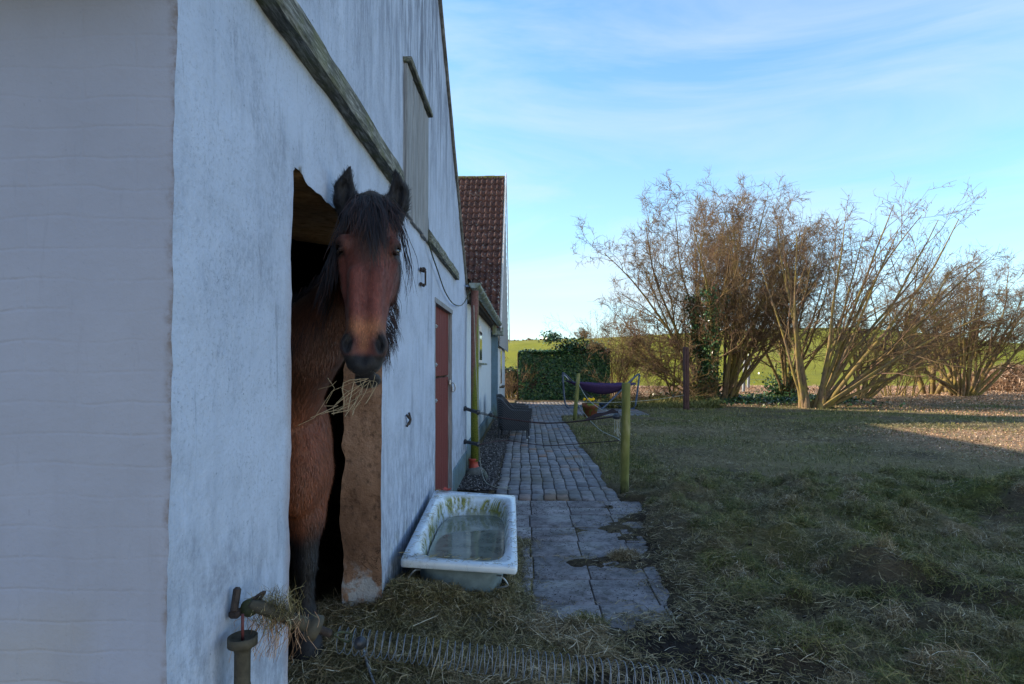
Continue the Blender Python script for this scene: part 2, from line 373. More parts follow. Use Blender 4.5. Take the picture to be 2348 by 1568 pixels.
def settm():
    t = NT('grey_setts'); i = t.island(); c = t.ramp(i, [(0, (.15, .15, .165)), (.6, (.23, .225, .24)), (.88, (.29, .275, .28)), (.95, (.27, .17, .13))])
    c = t.mix(t.ramp(t.noise(11, 7, .7), [(.45, 0), (.68, .75)]), c, (.06, .055, .045)); c = t.mix(t.ramp(t.noise(1.2, 4, .5), [(.48, 0), (.65, .5)]), c, (.13, .11, .06))
    t.bump(t.noise(70, 6, .7), .5, .004); return t.fin(c, .75, .35)
M['sett'] = settm()
def groundm():
    t = NT('muddy_ground'); a = t.attr(); s = t.n('ShaderNodeSeparateColor'); t.l(a, s.inputs[0])
    mud = t.ramp(t.noise(5, 8, .7), [(.3, (.016, .013, .011)), (.55, (.045, .034, .027)), (.75, (.085, .063, .048))])
    fib = t.noise(26, 8, .75, (1, 1, 1), dist=2.5)
    hay = t.ramp(fib, [(.30, (.05, .038, .02)), (.5, (.19, .15, .08)), (.70, (.36, .29, .17))])
    grs = t.ramp(t.noise(18, 8, .75, dist=1.2), [(.3, (.02, .026, .006)), (.5, (.075, .09, .018)), (.72, (.19, .20, .05))])
    leaf = t.ramp(t.noise(20, 8, .8, dist=1.5), [(.3, (.12, .075, .042)), (.5, (.34, .22, .14)), (.7, (.60, .43, .30))])
    c = t.mix(s.outputs[0], mud, hay); c = t.mix(s.outputs[1], c, grs); c = t.mix(s.outputs[2], c, leaf)
    t.bump(fib, .9, .02); t.bump(t.noise(9, 7, .7), .8, .05); return t.fin(c, .95, .15)
M['ground'] = groundm()
def fieldm():
    t = NT('green_field'); c = t.ramp(t.noise(.35, 8, .65, (1, .35, 1)), [(.3, (.135, .145, .010)), (.5, (.19, .195, .014)), (.7, (.24, .235, .025))])
    c = t.mix(t.ramp(t.noise(.05, 4, .5), [(.4, 0), (.7, .4)]), c, (.20, .19, .06))
    wv = t.n('ShaderNodeTexWave', wave_type='BANDS', bands_direction='Y'); wv.inputs['Scale'].default_value = .16; wv.inputs['Distortion'].default_value = 2.5
    t.l(t.coord((.25, 1, 0)), wv.inputs['Vector']); c = t.mix(t.math('MULTIPLY', t.ramp(wv.outputs['Fac'], [(.0, 0), (.9, 0), (1, 1)]), .3), c, (.09, .105, .02))
    t.bump(t.noise(3, 8, .8), .8, .12); return t.fin(c, .95, .1)
M['field'] = fieldm()
def strandm(name, st, rough=.7, trans=0):
    t = NT(name); c = t.ramp(t.island(), st); m = t.fin(c, rough, .3)
    return m
M['straw'] = strandm('dry_straw', [(0, (.07, .05, .025)), (.3, (.15, .105, .05)), (.6, (.27, .20, .10)), (.85, (.42, .33, .19)), (.97, (.62, .56, .42))])
M['hay_d'] = strandm('damp_hay', [(0, (.025, .02, .010)), (.3, (.10, .08, .034)), (.55, (.18, .155, .055)), (.8, (.30, .25, .12)), (.95, (.42, .35, .20)), (1, (.55, .50, .36))])
M['grass'] = strandm('grass_blades', [(0, (.03, .04, .009)), (.4, (.095, .108, .024)), (.75, (.19, .185, .048)), (.95, (.34, .29, .12))])
M['leafl'] = strandm('brown_leaves', [(0, (.13, .075, .04)), (.5, (.34, .20, .115)), (.85, (.52, .34, .21)), (1, (.62, .48, .35))])
M['ivy'] = strandm('ivy_leaves', [(0, (.012, .032, .014)), (.5, (.028, .075, .03)), (.85, (.06, .13, .045)), (1, (.16, .21, .06))], .28)
M['gravel'] = strandm('grey_gravel', [(0, (.02, .018, .018)), (.5, (.06, .055, .055)), (.85, (.12, .11, .11)), (1, (.34, .33, .32))], .8)
def bark(name, c1, c2, moss):
    t = NT(name); c = t.ramp(t.noise(9, 7, .7, (2, 2, .8)), [(.3, c1), (.7, c2)]); c = t.mix(t.ramp(t.noise(2.2, 6, .6), [(.40, 0), (.62, moss)]), c, (.26, .21, .035))
    t.bump(t.noise(30, 6, .7, (2, 2, .6)), .7, .01); return t.fin(c, .9, .15)
M['bark'] = bark('mossy_hazel_bark', (.06, .04, .025), (.26, .18, .105), .6)
M['twig'] = bark('brown_twigs', (.07, .042, .034), (.23, .145, .10), .35)
M['twig2'] = plain('catkin_buds', (.22, .14, .10), .8)
def mossp():
    t = NT('algae_green_wood'); n = t.noise(4, 7, .65, (2, 2, .7)); c = t.ramp(n, [(.3, (.09, .105, .03)), (.5, (.17, .175, .055)), (.7, (.27, .26, .13))])
    z = t.sep(2); c = t.mix(t.ramp(t.math('ADD', z, t.math('MULTIPLY', n, .5)), [(.30, .9), (.42, 0)]), c, (.025, .03, .015))
    c = t.mix(t.ramp(z, [(1.0, 0), (1.25, .5)]) if False else 0.0, c, c); t.bump(t.noise(14, 7, .7, (3, 3, .4)), .6, .006); return t.fin(c, .85, .2)
M['post'] = mossp()
def enamel():
    t = NT('white_enamel'); c = t.ramp(t.noise(3, 5, .6), [(.3, (.50, .60, .70)), (.7, (.64, .72, .80))])
    a = t.attr(); s = t.n('ShaderNodeSeparateColor'); t.l(a, s.inputs[0])
    alg = t.math('MULTIPLY', s.outputs[0], t.ramp(t.noise(11, 7, .75, (1, 1, .5)), [(.42, 0), (.52, 1)]))
    c = t.mix(alg, c, t.ramp(t.noise(30, 5, .6), [(.3, (.05, .06, .008)), (.7, (.26, .26, .03))]))
    vein = t.math('MULTIPLY', t.ramp(t.math('ABSOLUTE', t.math('SUBTRACT', t.noise(9, 4, .7, dist=1.2), .5)), [(.0, 1), (.006, 0)]), t.ramp(t.noise(4, 3, .5), [(.50, 0), (.60, .75)]))
    c = t.mix(vein, c, (.04, .035, .03)); dirt = t.math('MULTIPLY', s.outputs[1], t.ramp(t.noise(18, 6, .7), [(.35, .25), (.65, 1)]))
    c = t.mix(dirt, c, (.16, .15, .10)); return t.fin(c, t.ramp(t.noise(9, 4), [(.4, .12), (.7, .4)]), .5)
M['enamel'] = enamel()
M['tubout'] = plain('grey_tub_outside', (.20, .27, .30), .6, .25, 16, .35)
def waterm():
    t = NT('murky_water'); t.p.inputs['IOR'].default_value = 1.33; t.p.inputs['Transmission Weight'].default_value = .45
    t.bump(t.noise(16, 3, .5), .08, .004); c = t.ramp(t.noise(7, 6, .6), [(.35, (.20, .24, .20)), (.7, (.42, .46, .40))]); return t.fin(c, .03, .5)
M['water'] = waterm()
def coat():
    t = NT('horse_coat'); a = t.attr(); f = t.noise(70, 6, .7, (1, 1, .25)); c = t.mix(t.ramp(f, [(.3, .55), (.7, 0)]), a, t.mix(1.0, a, (.35, .35, .35), 'MULTIPLY'))
    t.bump(t.noise(150, 5, .7, (1, 1, .2)), .5, .003); t.p.inputs['Sheen Weight'].default_value = .12; return t.fin(c, .62, .3)
M['coat'] = coat()
def furm():
    t = NT('coat_hair'); a = t.attr(); c = t.mix(t.island(), t.mix(1.0, a, (.6, .6, .6), 'MULTIPLY'), t.mix(1.0, a, (1.7, 1.6, 1.5), 'MULTIPLY')); return t.fin(c, .5, .35)
M['fur'] = furm()
M['mane'] = strandm('dark_mane_hair', [(0, (.006, .006, .009)), (.55, (.014, .013, .017)), (.82, (.04, .022, .022)), (1, (.10, .055, .045))], .42)
M['eye'] = plain('dark_eye', (.006, .004, .004), .04, .1, 10, .8, 0, 0)
M['hoof'] = plain('dark_hoof', (.02, .018, .018), .6)
M['wicker'] = None
def wick():
    t = NT('dark_woven_rattan'); wv = t.n('ShaderNodeTexWave', wave_type='BANDS', bands_direction='Z'); wv.inputs['Scale'].default_value = 24; wv.inputs['Distortion'].default_value = .6
    w2 = t.n('ShaderNodeTexWave', wave_type='BANDS', bands_direction='DIAGONAL'); w2.inputs['Scale'].default_value = 16
    cc = t.coord(); t.l(cc, wv.inputs['Vector']); t.l(cc, w2.inputs['Vector']); h = t.math('MULTIPLY', wv.outputs['Fac'], w2.outputs['Fac'])
    c = t.ramp(h, [(.05, (.012, .014, .018)), (.6, (.075, .085, .105))]); t.bump(h, .8, .008); return t.fin(c, .55, .4)
M['wicker'] = wick()
M['purple'] = plain('purple_canvas', (.065, .035, .11), .8, .25, 20)
M['blue'] = plain('slate_blue_steel', (.045, .075, .13), .4, .2, 20, .5)
M['terra'] = None
def terra():
    t = NT('terracotta'); c = t.ramp(t.noise(14, 6, .6), [(.3, (.15, .05, .03)), (.7, (.28, .10, .06))]); c = t.mix(t.ramp(t.noise(8, 5, .6), [(.48, 0), (.56, .9)]), c, (.13, .20, .035)); return t.fin(c, .8, .2)
M['terra'] = terra()
M['yellow'] = plain('yellow_petals', (.85, .52, .01), .6, .2, 40)
M['leafg'] = plain('fresh_leaves', (.05, .10, .03), .6)
M['cord'] = plain('pale_cord', (.32, .34, .30), .7)
M['tape'] = plain('brown_fence_tape', (.05, .025, .028), .7)
M['stone'] = plain('field_stone', (.16, .16, .15), .9, .5, 20, .2, 0, .8)
M['soil'] = plain('dark_soil', (.025, .018, .014), 1, .5, 20)
M['green_i'] = plain('green_insulator', (.04, .05, .025), .6, .5, 40)
M['wire'] = plain('dull_spring_wire', (.16, .19, .23), .45, .2, 50, .5, .6)
M['gripg'] = plain('mossy_grey_grip', (.06, .055, .04), .7, .5, 30)
M['redrod'] = plain('red_rod', (.10, .03, .03), .5)
M['darkglass'] = plain('window_glass', (.03, .04, .05), .08, .2, 5, .6)
WX = -.8                                    # plane of the long white wall
rng = np.random.default_rng(7)
def box_m(x, a, b, s=.15): return sst(a-s, a+s, x)*(1-sst(b-s, b+s, x))
# ---------------------------------------------------------------- ground
def paved(X, Y):                            # 1 where the paving lies
    wob = .10*fbm(X*.0+3, Y*1.3, 0, 3, 5)
    r = np.where(Y < 6.6, 1.26-.09*(6.6-Y), 1.02)+wob*1.6
    a = sst(-.42, -.34, X)*(1-sst(r-.06, r+.06, X))*sst(2.3, 2.6, Y)*(1-sst(24.2, 24.4, Y))
    b = sst(.9, 1.0, X)*(1-sst(3.7, 3.85, X))*sst(17.3, 17.5, Y)*(1-sst(24.2, 24.4, Y))
    return np.maximum(a, b)
def gz(X, Y):
    X = np.asarray(X, float); Y = np.asarray(Y, float)
    p = paved(X, Y); side = np.where(X < -.38, 1.0, 0.0)
    z = .055+.03*fbm(X*.9, Y*.9, 0, 4, 1)+.018*fbm(X*6, Y*6, 0, 3, 2)
    hm = box_m(X, 1.25, 7.0, .35)*box_m(Y, 2.2, 7.2, .6)          # trampled hay, lumpy
    z = z+hm*(.03+.32*np.clip(fbm(X*1.7+4, Y*1.7, 0, 4, 9)+.12, 0, 1)+.06*np.abs(fbm(X*5, Y*5, 0, 4, 12)))
    far = sst(9, 30, Y); z = z+far*(.05*fbm(X*.3, Y*.3, 0, 3, 3))
    z = z*(1-p)+p*(-.012)
    dirt = np.clip(fbm(X*2.2, Y*2.2, 0, 5, 21)*1.2+.12+.70*sst(4.4, 3.0, Y)-.27*sst(4.2, 5.6, Y)+.5*sst(.75, 1.3, X)*sst(6.8, 6, Y), -1, 1)
    z = z+p*np.where(Y < 7.2, .05*np.clip(dirt-.10+.25*fbm(X*14, Y*14, 0, 3, 77), -.3, 1), 0.0)
    z = np.where((Y > 7.2) & (p > .5), -.012, z)
    # straw heap at the stable door and muck under the tub
    z = z+.085*np.exp(-(((X+.85)/.45)**2+((Y-3.3)/.28)**2))*(1+.35*fbm(X*5, Y*5, 0, 3, 31))
    z = z+.05*np.exp(-(((X+.35)/.6)**2+((Y-2.9)/.35)**2))
    z = z+(.10+.06*fbm(X*7, Y*7, 0, 3, 33))*box_m(X, -.80, -.06, .06)*box_m(Y, 3.30, 5.0, .10)
    z = np.where(X < -1.2, .06+.02*fbm(X*5, Y*5, 0, 3, 3), z)
    return z
def zone(X, Y):
    n = fbm(X*1.1, Y*1.1, 0, 4, 41); n2 = fbm(X*.6+9, Y*.6, 0, 4, 43)
    hay = .38+.9*box_m(Y, 0, 3.6, .8)*(X < .6)+.30*box_m(X, 1.3, 7, .5)*box_m(Y, 2, 7.5, .8)+n*.9+.45*sst(6.5, 9, Y)
    g = np.clip(sst(6.5, 8.5, Y)*(X > .9)*(.22+n2*1.2), 0, 1)*.8
    g = np.maximum(g, .95*np.exp(-(((X-1.55)/.38)**2+((Y-9.0)/1.9)**2)))
    g = np.maximum(g, np.clip(.5+1.5*n, 0, 1)*sst(14, 16, Y)*(1-sst(23, 25, Y))*.7)
    g = np.maximum(g, np.clip(.25+1.6*fbm(X*1.3+7, Y*1.3, 0, 4, 47), 0, .85)*sst(1.3, 2, X)*sst(3, 4, Y)*(1-sst(6.5, 8, X))*(1-sst(7.5, 9, Y)))
    lf = sst(6.5, 8.2, X)*sst(8.2, 10, Y)*(1-sst(13.2, 14.2, Y))*np.clip(.95+n, 0, 1)
    lf = np.maximum(lf, sst(20, 24, Y)*np.clip(.75+1.2*n2, 0, 1)); lf = np.maximum(lf, sst(9, 14, X)*sst(14, 17, Y)*np.clip(.5+n2*1.4, 0, 1))
    pv = paved(X, Y); hay = np.where(pv > .5, np.clip(n*.8+.15, 0, .5), hay)
    return np.clip(np.stack([hay, g*(1-pv), lf*(1-pv)], -1), 0, 1)
ys = [1.0]
while ys[-1] < 75: ys.append(ys[-1]+max(.032, .0085*ys[-1]))
xs = [-1.3]
while xs[-1] < 120: xs.append(xs[-1]+(.035 if xs[-1] < 6 else .035+.02*(xs[-1]-6)))
xl = [-1.3]
while xl[-1] > -40: xl.append(xl[-1]-(.2+.1*(-1.3-xl[-1])))
xs = np.array(sorted(set(xl+xs))); ys = np.array(ys)
GX, GY = np.meshgrid(xs, ys, indexing='ij'); GZ = gz(GX, GY)
GZ = np.where(GX < -6, 0.0, GZ)
nx, ny = GX.shape; idx = np.arange(nx*ny).reshape(nx, ny)
Fq = np.stack([idx[:-1, :-1], idx[1:, :-1], idx[1:, 1:], idx[:-1, 1:]], -1).reshape(-1, 4)
g = npmesh('ground', np.stack([GX, GY, GZ], -1).reshape(-1, 3), Fq, M['ground'], smooth=True, col=zone(GX, GY).reshape(-1, 3)); tag(g, kind='structure')
# hill with the green field: crest heights measured from the photograph at 130 m
cx_ = [-1500, 900, 1170, 1333, 1527, 1743, 1894, 2024, 2197, 2347, 2800, 4000]; cy_ = [792, 788, 785.5, 781, 770, 760, 757, 765, 786, 795, 806, 815]
YC = 130.0
cX = [PY(a, b, YC).x for a, b in zip(cx_, cy_)]; cZ = [PY(a, b, YC).z for a, b in zip(cx_, cy_)]
def hz(X, Y):
    zc = np.interp(X*YC/np.maximum(Y, 20)*(.65+.35*Y/YC), cX, cZ); t = np.clip((Y-42)/(YC-42), 0, 1)
    s = np.sin(t*math.pi/2)**1.15; b = np.clip((Y-YC)/150, 0, 4)
    return -.15+.25*sst(38, 48, Y)+(zc-.1)*s-(zc*.6+1)*b**2*.6+.12*fbm(X*.08, Y*.08, 0, 3, 4)*sst(45, 60, Y)*(1-t)
hy = np.concatenate([np.arange(38, 140, .9), np.geomspace(141, 900, 40)]); hx = np.concatenate([np.geomspace(-900, -40, 30), np.arange(-38, 200, 1.6), np.geomspace(205, 1200, 30)])
HX, HY = np.meshgrid(hx, hy, indexing='ij'); n1, n2 = HX.shape; ii = np.arange(n1*n2).reshape(n1, n2)
tag(npmesh('hill', np.stack([HX, HY, hz(HX, HY)], -1).reshape(-1, 3), np.stack([ii[:-1, :-1], ii[1:, :-1], ii[1:, 1:], ii[:-1, 1:]], -1).reshape(-1, 4), M['field'], smooth=True), kind='structure')
# ---------------------------------------------------------------- paving
def blocks(name, cells, mat, top=.012, bev=.012, gap=.006):
    V = []; Fc = []
    for (x0, x1, y0, y1, dz, tx, ty) in cells:
        b = len(V); x0 += gap; x1 -= gap; y0 += gap; y1 -= gap
        mx_, my_ = (x0+x1)/2, (y0+y1)/2
        def zt(x, y): return top+dz+(x-mx_)*tx+(y-my_)*ty
        for x, y in ((x0, y0), (x1, y0), (x1, y1), (x0, y1)): V.append((x, y, -.06))
        for x, y in ((x0, y0), (x1, y0), (x1, y1), (x0, y1)): V.append((x, y, zt(x, y)-bev*.8))
        for x, y in ((x0+bev, y0+bev), (x1-bev, y0+bev), (x1-bev, y1-bev), (x0+bev, y1-bev)): V.append((x, y, zt(x, y)))
        for r in (0, 4):
            for k in range(4): k2 = (k+1) % 4; Fc.append((b+r+k, b+r+k2, b+r+4+k2, b+r+4+k))
        Fc.append((b+8, b+9, b+10, b+11))
    return npmesh(name, V, Fc, mat)
rr = random.Random(3)
cells = []
ye = [2.32, 2.80, 3.28, 3.74, 4.19, 4.65, 5.08, 5.52, 5.98, 6.30, 6.60]
for a, b in zip(ye[:-1], ye[1:]):
    o = rr.uniform(-.012, .012)
    for x0, x1 in ((-.38, -.05), (.05-.1, .05), (.05, .45), (.45, .85), (.85, 1.25)):
        if x1-x0 < .2: continue
        x0 = .05-.40 if x0 < 0 else x0; x1 = .05 if x1 < .05 else x1
        cells.append((x0+o, x1+o, a, b, rr.uniform(-.004, .004), rr.uniform(-.012, .012), rr.uniform(-.015, .015)))
tag(blocks('slab_path', cells, M['slab'], top=.008, bev=.004, gap=.005), kind='structure')
cells = []; sw, sl_ = .142, .252
y = 6.62; r = 0
while y < 24.2:
    r += 1; ox = rr.uniform(-.01, .01)
    x = -.36+.012*math.sin(y); lim = 1.04 if y < 17.4 else 3.7
    if y < 16 and y > 7: lim += rr.uniform(-.05, .05)
    while x < lim:
        jy = rr.uniform(-.012, .012)
        cells.append((x+ox, x+ox+sw, y+jy, y+jy+sl_, rr.uniform(-.006, .006)+.006*math.sin(x*4+y*2), rr.uniform(-.03, .03), rr.uniform(-.02, .02))); x += sw
    y += sl_
tag(blocks('cobble_path', cells, M['sett'], top=.018, bev=.010, gap=.006), kind='structure')
tag(npmesh('gravel_strip', [(-.83, 6.9, .072), (-.42, 6.7, .066), (-.36, 8, .066), (-.34, 15.8, .066), (-.83, 15.8, .072)][:4]+[(-.83, 15.8, .072)], [(0, 1, 2, 3)], M['soil']), kind='structure')
# ---------------------------------------------------------------- barn
barn = thing('barn', 'long whitewashed barn gable with the open stable doorway the horse looks out of', 'barn', (WX, 4.7, 0))
YN, YF = 1.325, 8.08
oY0, oY1, oZ = PX(667, 838, WX).y, PX(876, 838, WX).y, PX(672, 402, WX).z
dY0, dY1, dZ = PX(998, 838, WX).y, PX(1036, 838, WX).y, PX(998, 690, WX).z
rA, rB = PX(1005, 0, WX), PX(1062, 600, WX); sl = (rB.z-rA.z)/(rB.y-rA.y); YM = (YN+YF)/2-.1
EZ = 2.60
def top(Y): Y = np.asarray(Y); return np.where(Y > YM, rA.z+sl*(Y-rA.y), rA.z+sl*(YM-rA.y)+sl*(YM-Y)*-1*-1)
apexz = float(top(YM+1e-6))
def top(Y): Y = np.asarray(Y, float); return apexz+sl*np.abs(Y-YM)
def wall_disp(Y, Z): return .010*fbm(Y*1.2, Z*1.2, 0, 3, 51)+.004*fbm(Y*9, Z*9, 0, 3, 52)
def lines(a, b, step, must):
    L_ = sorted({a, b, *[m for m in must if a < m < b]}); out = []
    for p, q in zip(L_[:-1], L_[1:]):
        n = max(1, round((q-p)/step)); out += [p+(q-p)*k/n for k in range(n)]
    return np.array(out+[b])
def edge_jit(Y, Z):                          # ragged plaster round the doorway
    dy = np.zeros_like(Y); dz_ = np.zeros_like(Y)
    for e, amp in ((oY0, .009), (oY1, .014)):
        m = np.exp(-((Y-e)/.015)**2)*(Z < oZ+.02); dy += m*amp*fbm(Z*9, e, 0, 4, 61)*1.6
    m = np.exp(-((Z-oZ)/.015)**2)*(Y > oY0-.02)*(Y < oY1+.02); dz_ += m*.022*fbm(Y*9, 3, 0, 4, 62)*1.5
    dz_ += m*.03*np.exp(-((Y-oY0-.05)/.06)**2)
    m = np.exp(-((Y-YN)/.012)**2); dy += m*.006*fbm(Z*14, 1, 0, 4, 63)*1.6
    return dy, dz_
Yl = lines(YN, YF, .028, [oY0, oY1, dY0, dY1]); Zl = lines(-.1, EZ, .03, [oZ, dZ])
def wallpart(name, Yl, Zl, hole, mat, topf=None, x=WX):
    YY, ZZ = np.meshgrid(Yl, Zl, indexing='ij')
    if topf is not None:
        T = topf(YY); k = (ZZ-Zl[0])/(Zl[-1]-Zl[0]); ZZ = Zl[0]+k*(T-Zl[0])
        ZZ = ZZ+(k > .999)*.02*fbm(YY*3.1, 1, 0, 4, 71)
    dy, dz_ = edge_jit(YY, ZZ); V = np.stack([x+wall_disp(YY, ZZ), YY+dy, ZZ+dz_], -1)
    n1, n2 = YY.shape; ii = np.arange(n1*n2).reshape(n1, n2)
    q = np.stack([ii[:-1, :-1], ii[1:, :-1], ii[1:, 1:], ii[:-1, 1:]], -1)
    cy = (YY[:-1, :-1]+YY[1:, 1:])/2; cz = (ZZ[:-1, :-1]+ZZ[1:, 1:])/2
    q = q[~hole(cy, cz)]
    return V.reshape(-1, 3), q.reshape(-1, 4)
hole = lambda y, z: ((y > oY0) & (y < oY1) & (z < oZ)) | ((y > dY0) & (y < dY1) & (z < dZ))
V1, F1 = wallpart('w', Yl, Zl, hole, None)
V2, F2 = wallpart('w', Yl, np.linspace(EZ, EZ+1, 90), lambda y, z: y > 99, None, topf=top)
V = np.concatenate([V1, V2]); Fc = np.concatenate([F1, F2+len(V1)])
relparent(npmesh('gable_wall', V, Fc, M['white'], smooth=True), barn)
# front wall towards the camera
XF = np.concatenate([np.linspace(WX, -2.6, 60), np.linspace(-2.7, -9, 10)]); ZF = np.linspace(-.1, float(top(YN)), 120)
XX, ZZ = np.meshgrid(XF, ZF, indexing='ij')
YYf = YN+.004*fbm(XX*2, ZZ*2, 0, 3, 80); e = np.exp(-((XX-WX)/.01)**2)
YYf = YYf+e*.006*fbm(ZZ*14, 1, 0, 4, 63)*1.6-YN*0; XXf = XX+e*wall_disp(np.full_like(ZZ, YN), ZZ)
n1, n2 = XX.shape; ii = np.arange(n1*n2).reshape(n1, n2)
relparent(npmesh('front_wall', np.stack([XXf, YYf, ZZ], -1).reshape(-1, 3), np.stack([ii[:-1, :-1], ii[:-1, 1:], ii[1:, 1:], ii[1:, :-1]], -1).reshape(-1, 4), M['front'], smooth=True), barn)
b = MB(); b.box((-5, YF+.0, 1.25), (8.35, .06, 2.6)); b.box((-9.1, (YN+YF)/2, 2.2), (.1, YF-YN, 4.6)); b.link('back_wall', M['white'], barn)
# inside of the stable
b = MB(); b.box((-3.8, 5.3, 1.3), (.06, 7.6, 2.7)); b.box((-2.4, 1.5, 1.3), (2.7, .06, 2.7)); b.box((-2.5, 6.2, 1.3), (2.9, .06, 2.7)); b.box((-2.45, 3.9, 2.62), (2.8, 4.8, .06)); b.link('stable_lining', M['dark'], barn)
# reveal of the doorway: far jamb, near jamb, lintel
def quadgrid(fn, nu, nv):
    G = [[fn(i/nu, j/nv) for j in range(nv+1)] for i in range(nu+1)]; return G
TH_ = .23
def jamb(e, sgn, seed):
    def fn(u, v):
        z = -.05+(oZ+.06+.05)*v; x = WX-TH_*u
        bulge = .022*fbm(x*4+seed, z*3, 0, 4, seed)+.02*fbm(z*1.3, seed, 0, 3, seed)
        y = e+sgn*bulge*sst(0, .3, u)+.014*1.6*fbm(z*9, e, 0, 4, 61)*(1-u)*(1 if e == oY1 else .64)
        x += .035*fbm(z*5, seed, 0, 4, seed+2)*sst(.6, 1, u)+wall_disp(e, z)*(u == 0)
        return (float(x), float(y), z)
    return quadgrid(fn, 14, 110)
relparent((lambda q: q)(MB().grid(jamb(oY1, -1, 5)).link('door_jamb', M['reveal'], None, True)), barn)
relparent(MB().grid(jamb(oY0, 1, 8)).link('door_jamb', M['reveal'], None, True), barn)
relparent(MB().grid(quadgrid(lambda u, v: (WX-.5*u+.0, oY0-.03+(oY1-oY0+.06)*v, oZ+.005+float(.02*fbm(v*5, u*2, 0, 4, 9))+.05*u+float(.022*1.5*fbm((oY0+(oY1-oY0)*v)*9, 3, 0, 4, 62))*(1-u)+.03*math.exp(-((v*(oY1-oY0)-.05)/.06)**2)*(1-u)), 10, 50)).link('lintel', M['soffit'], None, True), barn)
# broken base of the far jamb
def rock(c, d, seed, amp=.25, n=12, m=9):
    G = []
    for i in range(n):
        row = []
        for j in range(m+1):
            a = 2*math.pi*i/n; p = math.pi*j/m-math.pi/2; v = Vector((math.cos(p)*math.cos(a), math.cos(p)*math.sin(a), math.sin(p)))
            k = 1+amp*float(fbm(v.x*1.8+seed, v.y*1.8, v.z*1.8+seed, 4, seed)); row.append((c[0]+v.x*d[0]*k, c[1]+v.y*d[1]*k, c[2]+v.z*d[2]*k))
        G.append(row)
    return G
# stable door
for nm, z0, z1 in (('upper_door_leaf', 1.395, dZ-.01), ('lower_door_leaf', .05, 1.38)):
    b = MB(); n = 7; w_ = (dY1-dY0-.03)/n
    for k in range(n):
        zz0 = z0; b.box((WX-.055, dY0+.02+w_*(k+.5), (zz0+z1)/2), (.03, w_-.005, z1-zz0-.003*(k % 3)), bev=.004)
    leaf = b.link(nm, M['red'], barn)
    if z0 < 1: leaf['label'] = 'lower red plank leaf split along its hinge edge'
    for zh in ((PX(1004, 746, WX).z, PX(1004, 836, WX).z) if z0 > 1 else (PX(1004, 920, WX).z,)):
        h = MB(); h.box((WX-.033, dY0+.15, zh), (.008, .28, .034), bev=.003)
        for q in range(4): h.lathe([(.007, 0), (.007, .008), (.003, .011)], (WX-.029, dY0+.07+.065*q, zh), 8, Matrix.Rotation(R(90), 3, 'Y'))
        h.tube([(WX-.02, dY0+.005, zh-.03), (WX-.02, dY0+.005, zh+.03)], .010, 8); h.link('hinge', M['galv'], leaf)
    if z0 < 1:
        zc = 1.30; h = MB(); h.box((WX-.02, dY1-.02, zc+.02), (.02, .07, .05), bev=.004)
        h.tube(curve([(WX-.005, dY1-.03, zc+.02), (WX+.03, dY1-.02, zc), (WX+.035, dY1-.01, zc-.06), (WX+.01, dY1-.02, zc-.085), (WX+.005, dY1-.02, zc-.03)], 4), .007, 6); h.link('latch', M['galv'], leaf)
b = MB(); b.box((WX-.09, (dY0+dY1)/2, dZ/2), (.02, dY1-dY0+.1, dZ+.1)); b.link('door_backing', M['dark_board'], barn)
b = MB()
for y0 in (dY0, dY1): b.box((WX-.06, y0, dZ/2+.0), (.118, .028, dZ+.06))
b.box((WX-.058, (dY0+dY1)/2, dZ+.010), (.125, dY1-dY0+.06, .045)); b.link('door_frame', M['board'], barn)
# timber ledges
def ledge(Y0, Y1, z0, h, pro, seed, slope=0):
    G = []
    for i in range(61):
        u = i/60; y = Y0+(Y1-Y0)*u; zc = z0+slope*(y-Y0); n = lambda a: float(fbm(y*5, a, 0, 4, seed))
        G.append([(WX-.01, y, zc-h/2+.006*n(1)), (WX+pro*.9+.006*n(2), y, zc-h/2+.008*n(3)), (WX+pro+.005*n(4), y, zc-h/2+.02+.006*n(5)),
                  (WX+pro*.95+.006*n(6), y, zc+h/2-.02+.01*n(7)), (WX+pro*.6, y, zc+h/2+.006*n(8)), (WX-.01, y, zc+h/2+.01)])
    b = MB().grid(G); k = len(b.v); b.f.append(tuple(range(k-6, k))); b.f.append(tuple(range(6))[::-1]); return b.link('timber_ledge', M['beam'], barn)
a1, a2 = PX(650, 20, WX+.05), PX(922, 420, WX+.05)
ledge(1.34, a2.y, a2.z+.03, .115, .065, 3, 0.0)
a1, a2 = PX(985, 540, WX+.03), PX(1050, 632, WX+.03)
ledge(a1.y, a2.y, a1.z, .10, .045, 5, (a2.z-a1.z)/(a2.y-a1.y))
# loft hatch
hY0, hY1, hz0, hz1 = PX(923, 300, WX).y, PX(975, 300, WX).y, 2.5, PX(949, 205, WX).z
b = MB(); n = 4; w_ = (hY1-hY0)/n
for k in range(n): b.box((WX+.012, hY0+w_*(k+.5), (hz0+hz1)/2-.01*(k % 2)), (.03, w_-.014, hz1-hz0), bev=.004)
b.link('loft_hatch', M['board'], barn)
MB().box((WX+.028, (hY0+hY1)/2, hz1+.018), (.065, hY1-hY0+.02, .035), bev=.006).link('hatch_rail', M['beam'], barn)
MB().box((WX+.010, (hY0+hY1)/2, 2.42), (.022, hY1-hY0-.02, .5), bev=.004).link('lower_hatch_board', M['board'], barn) if False else None
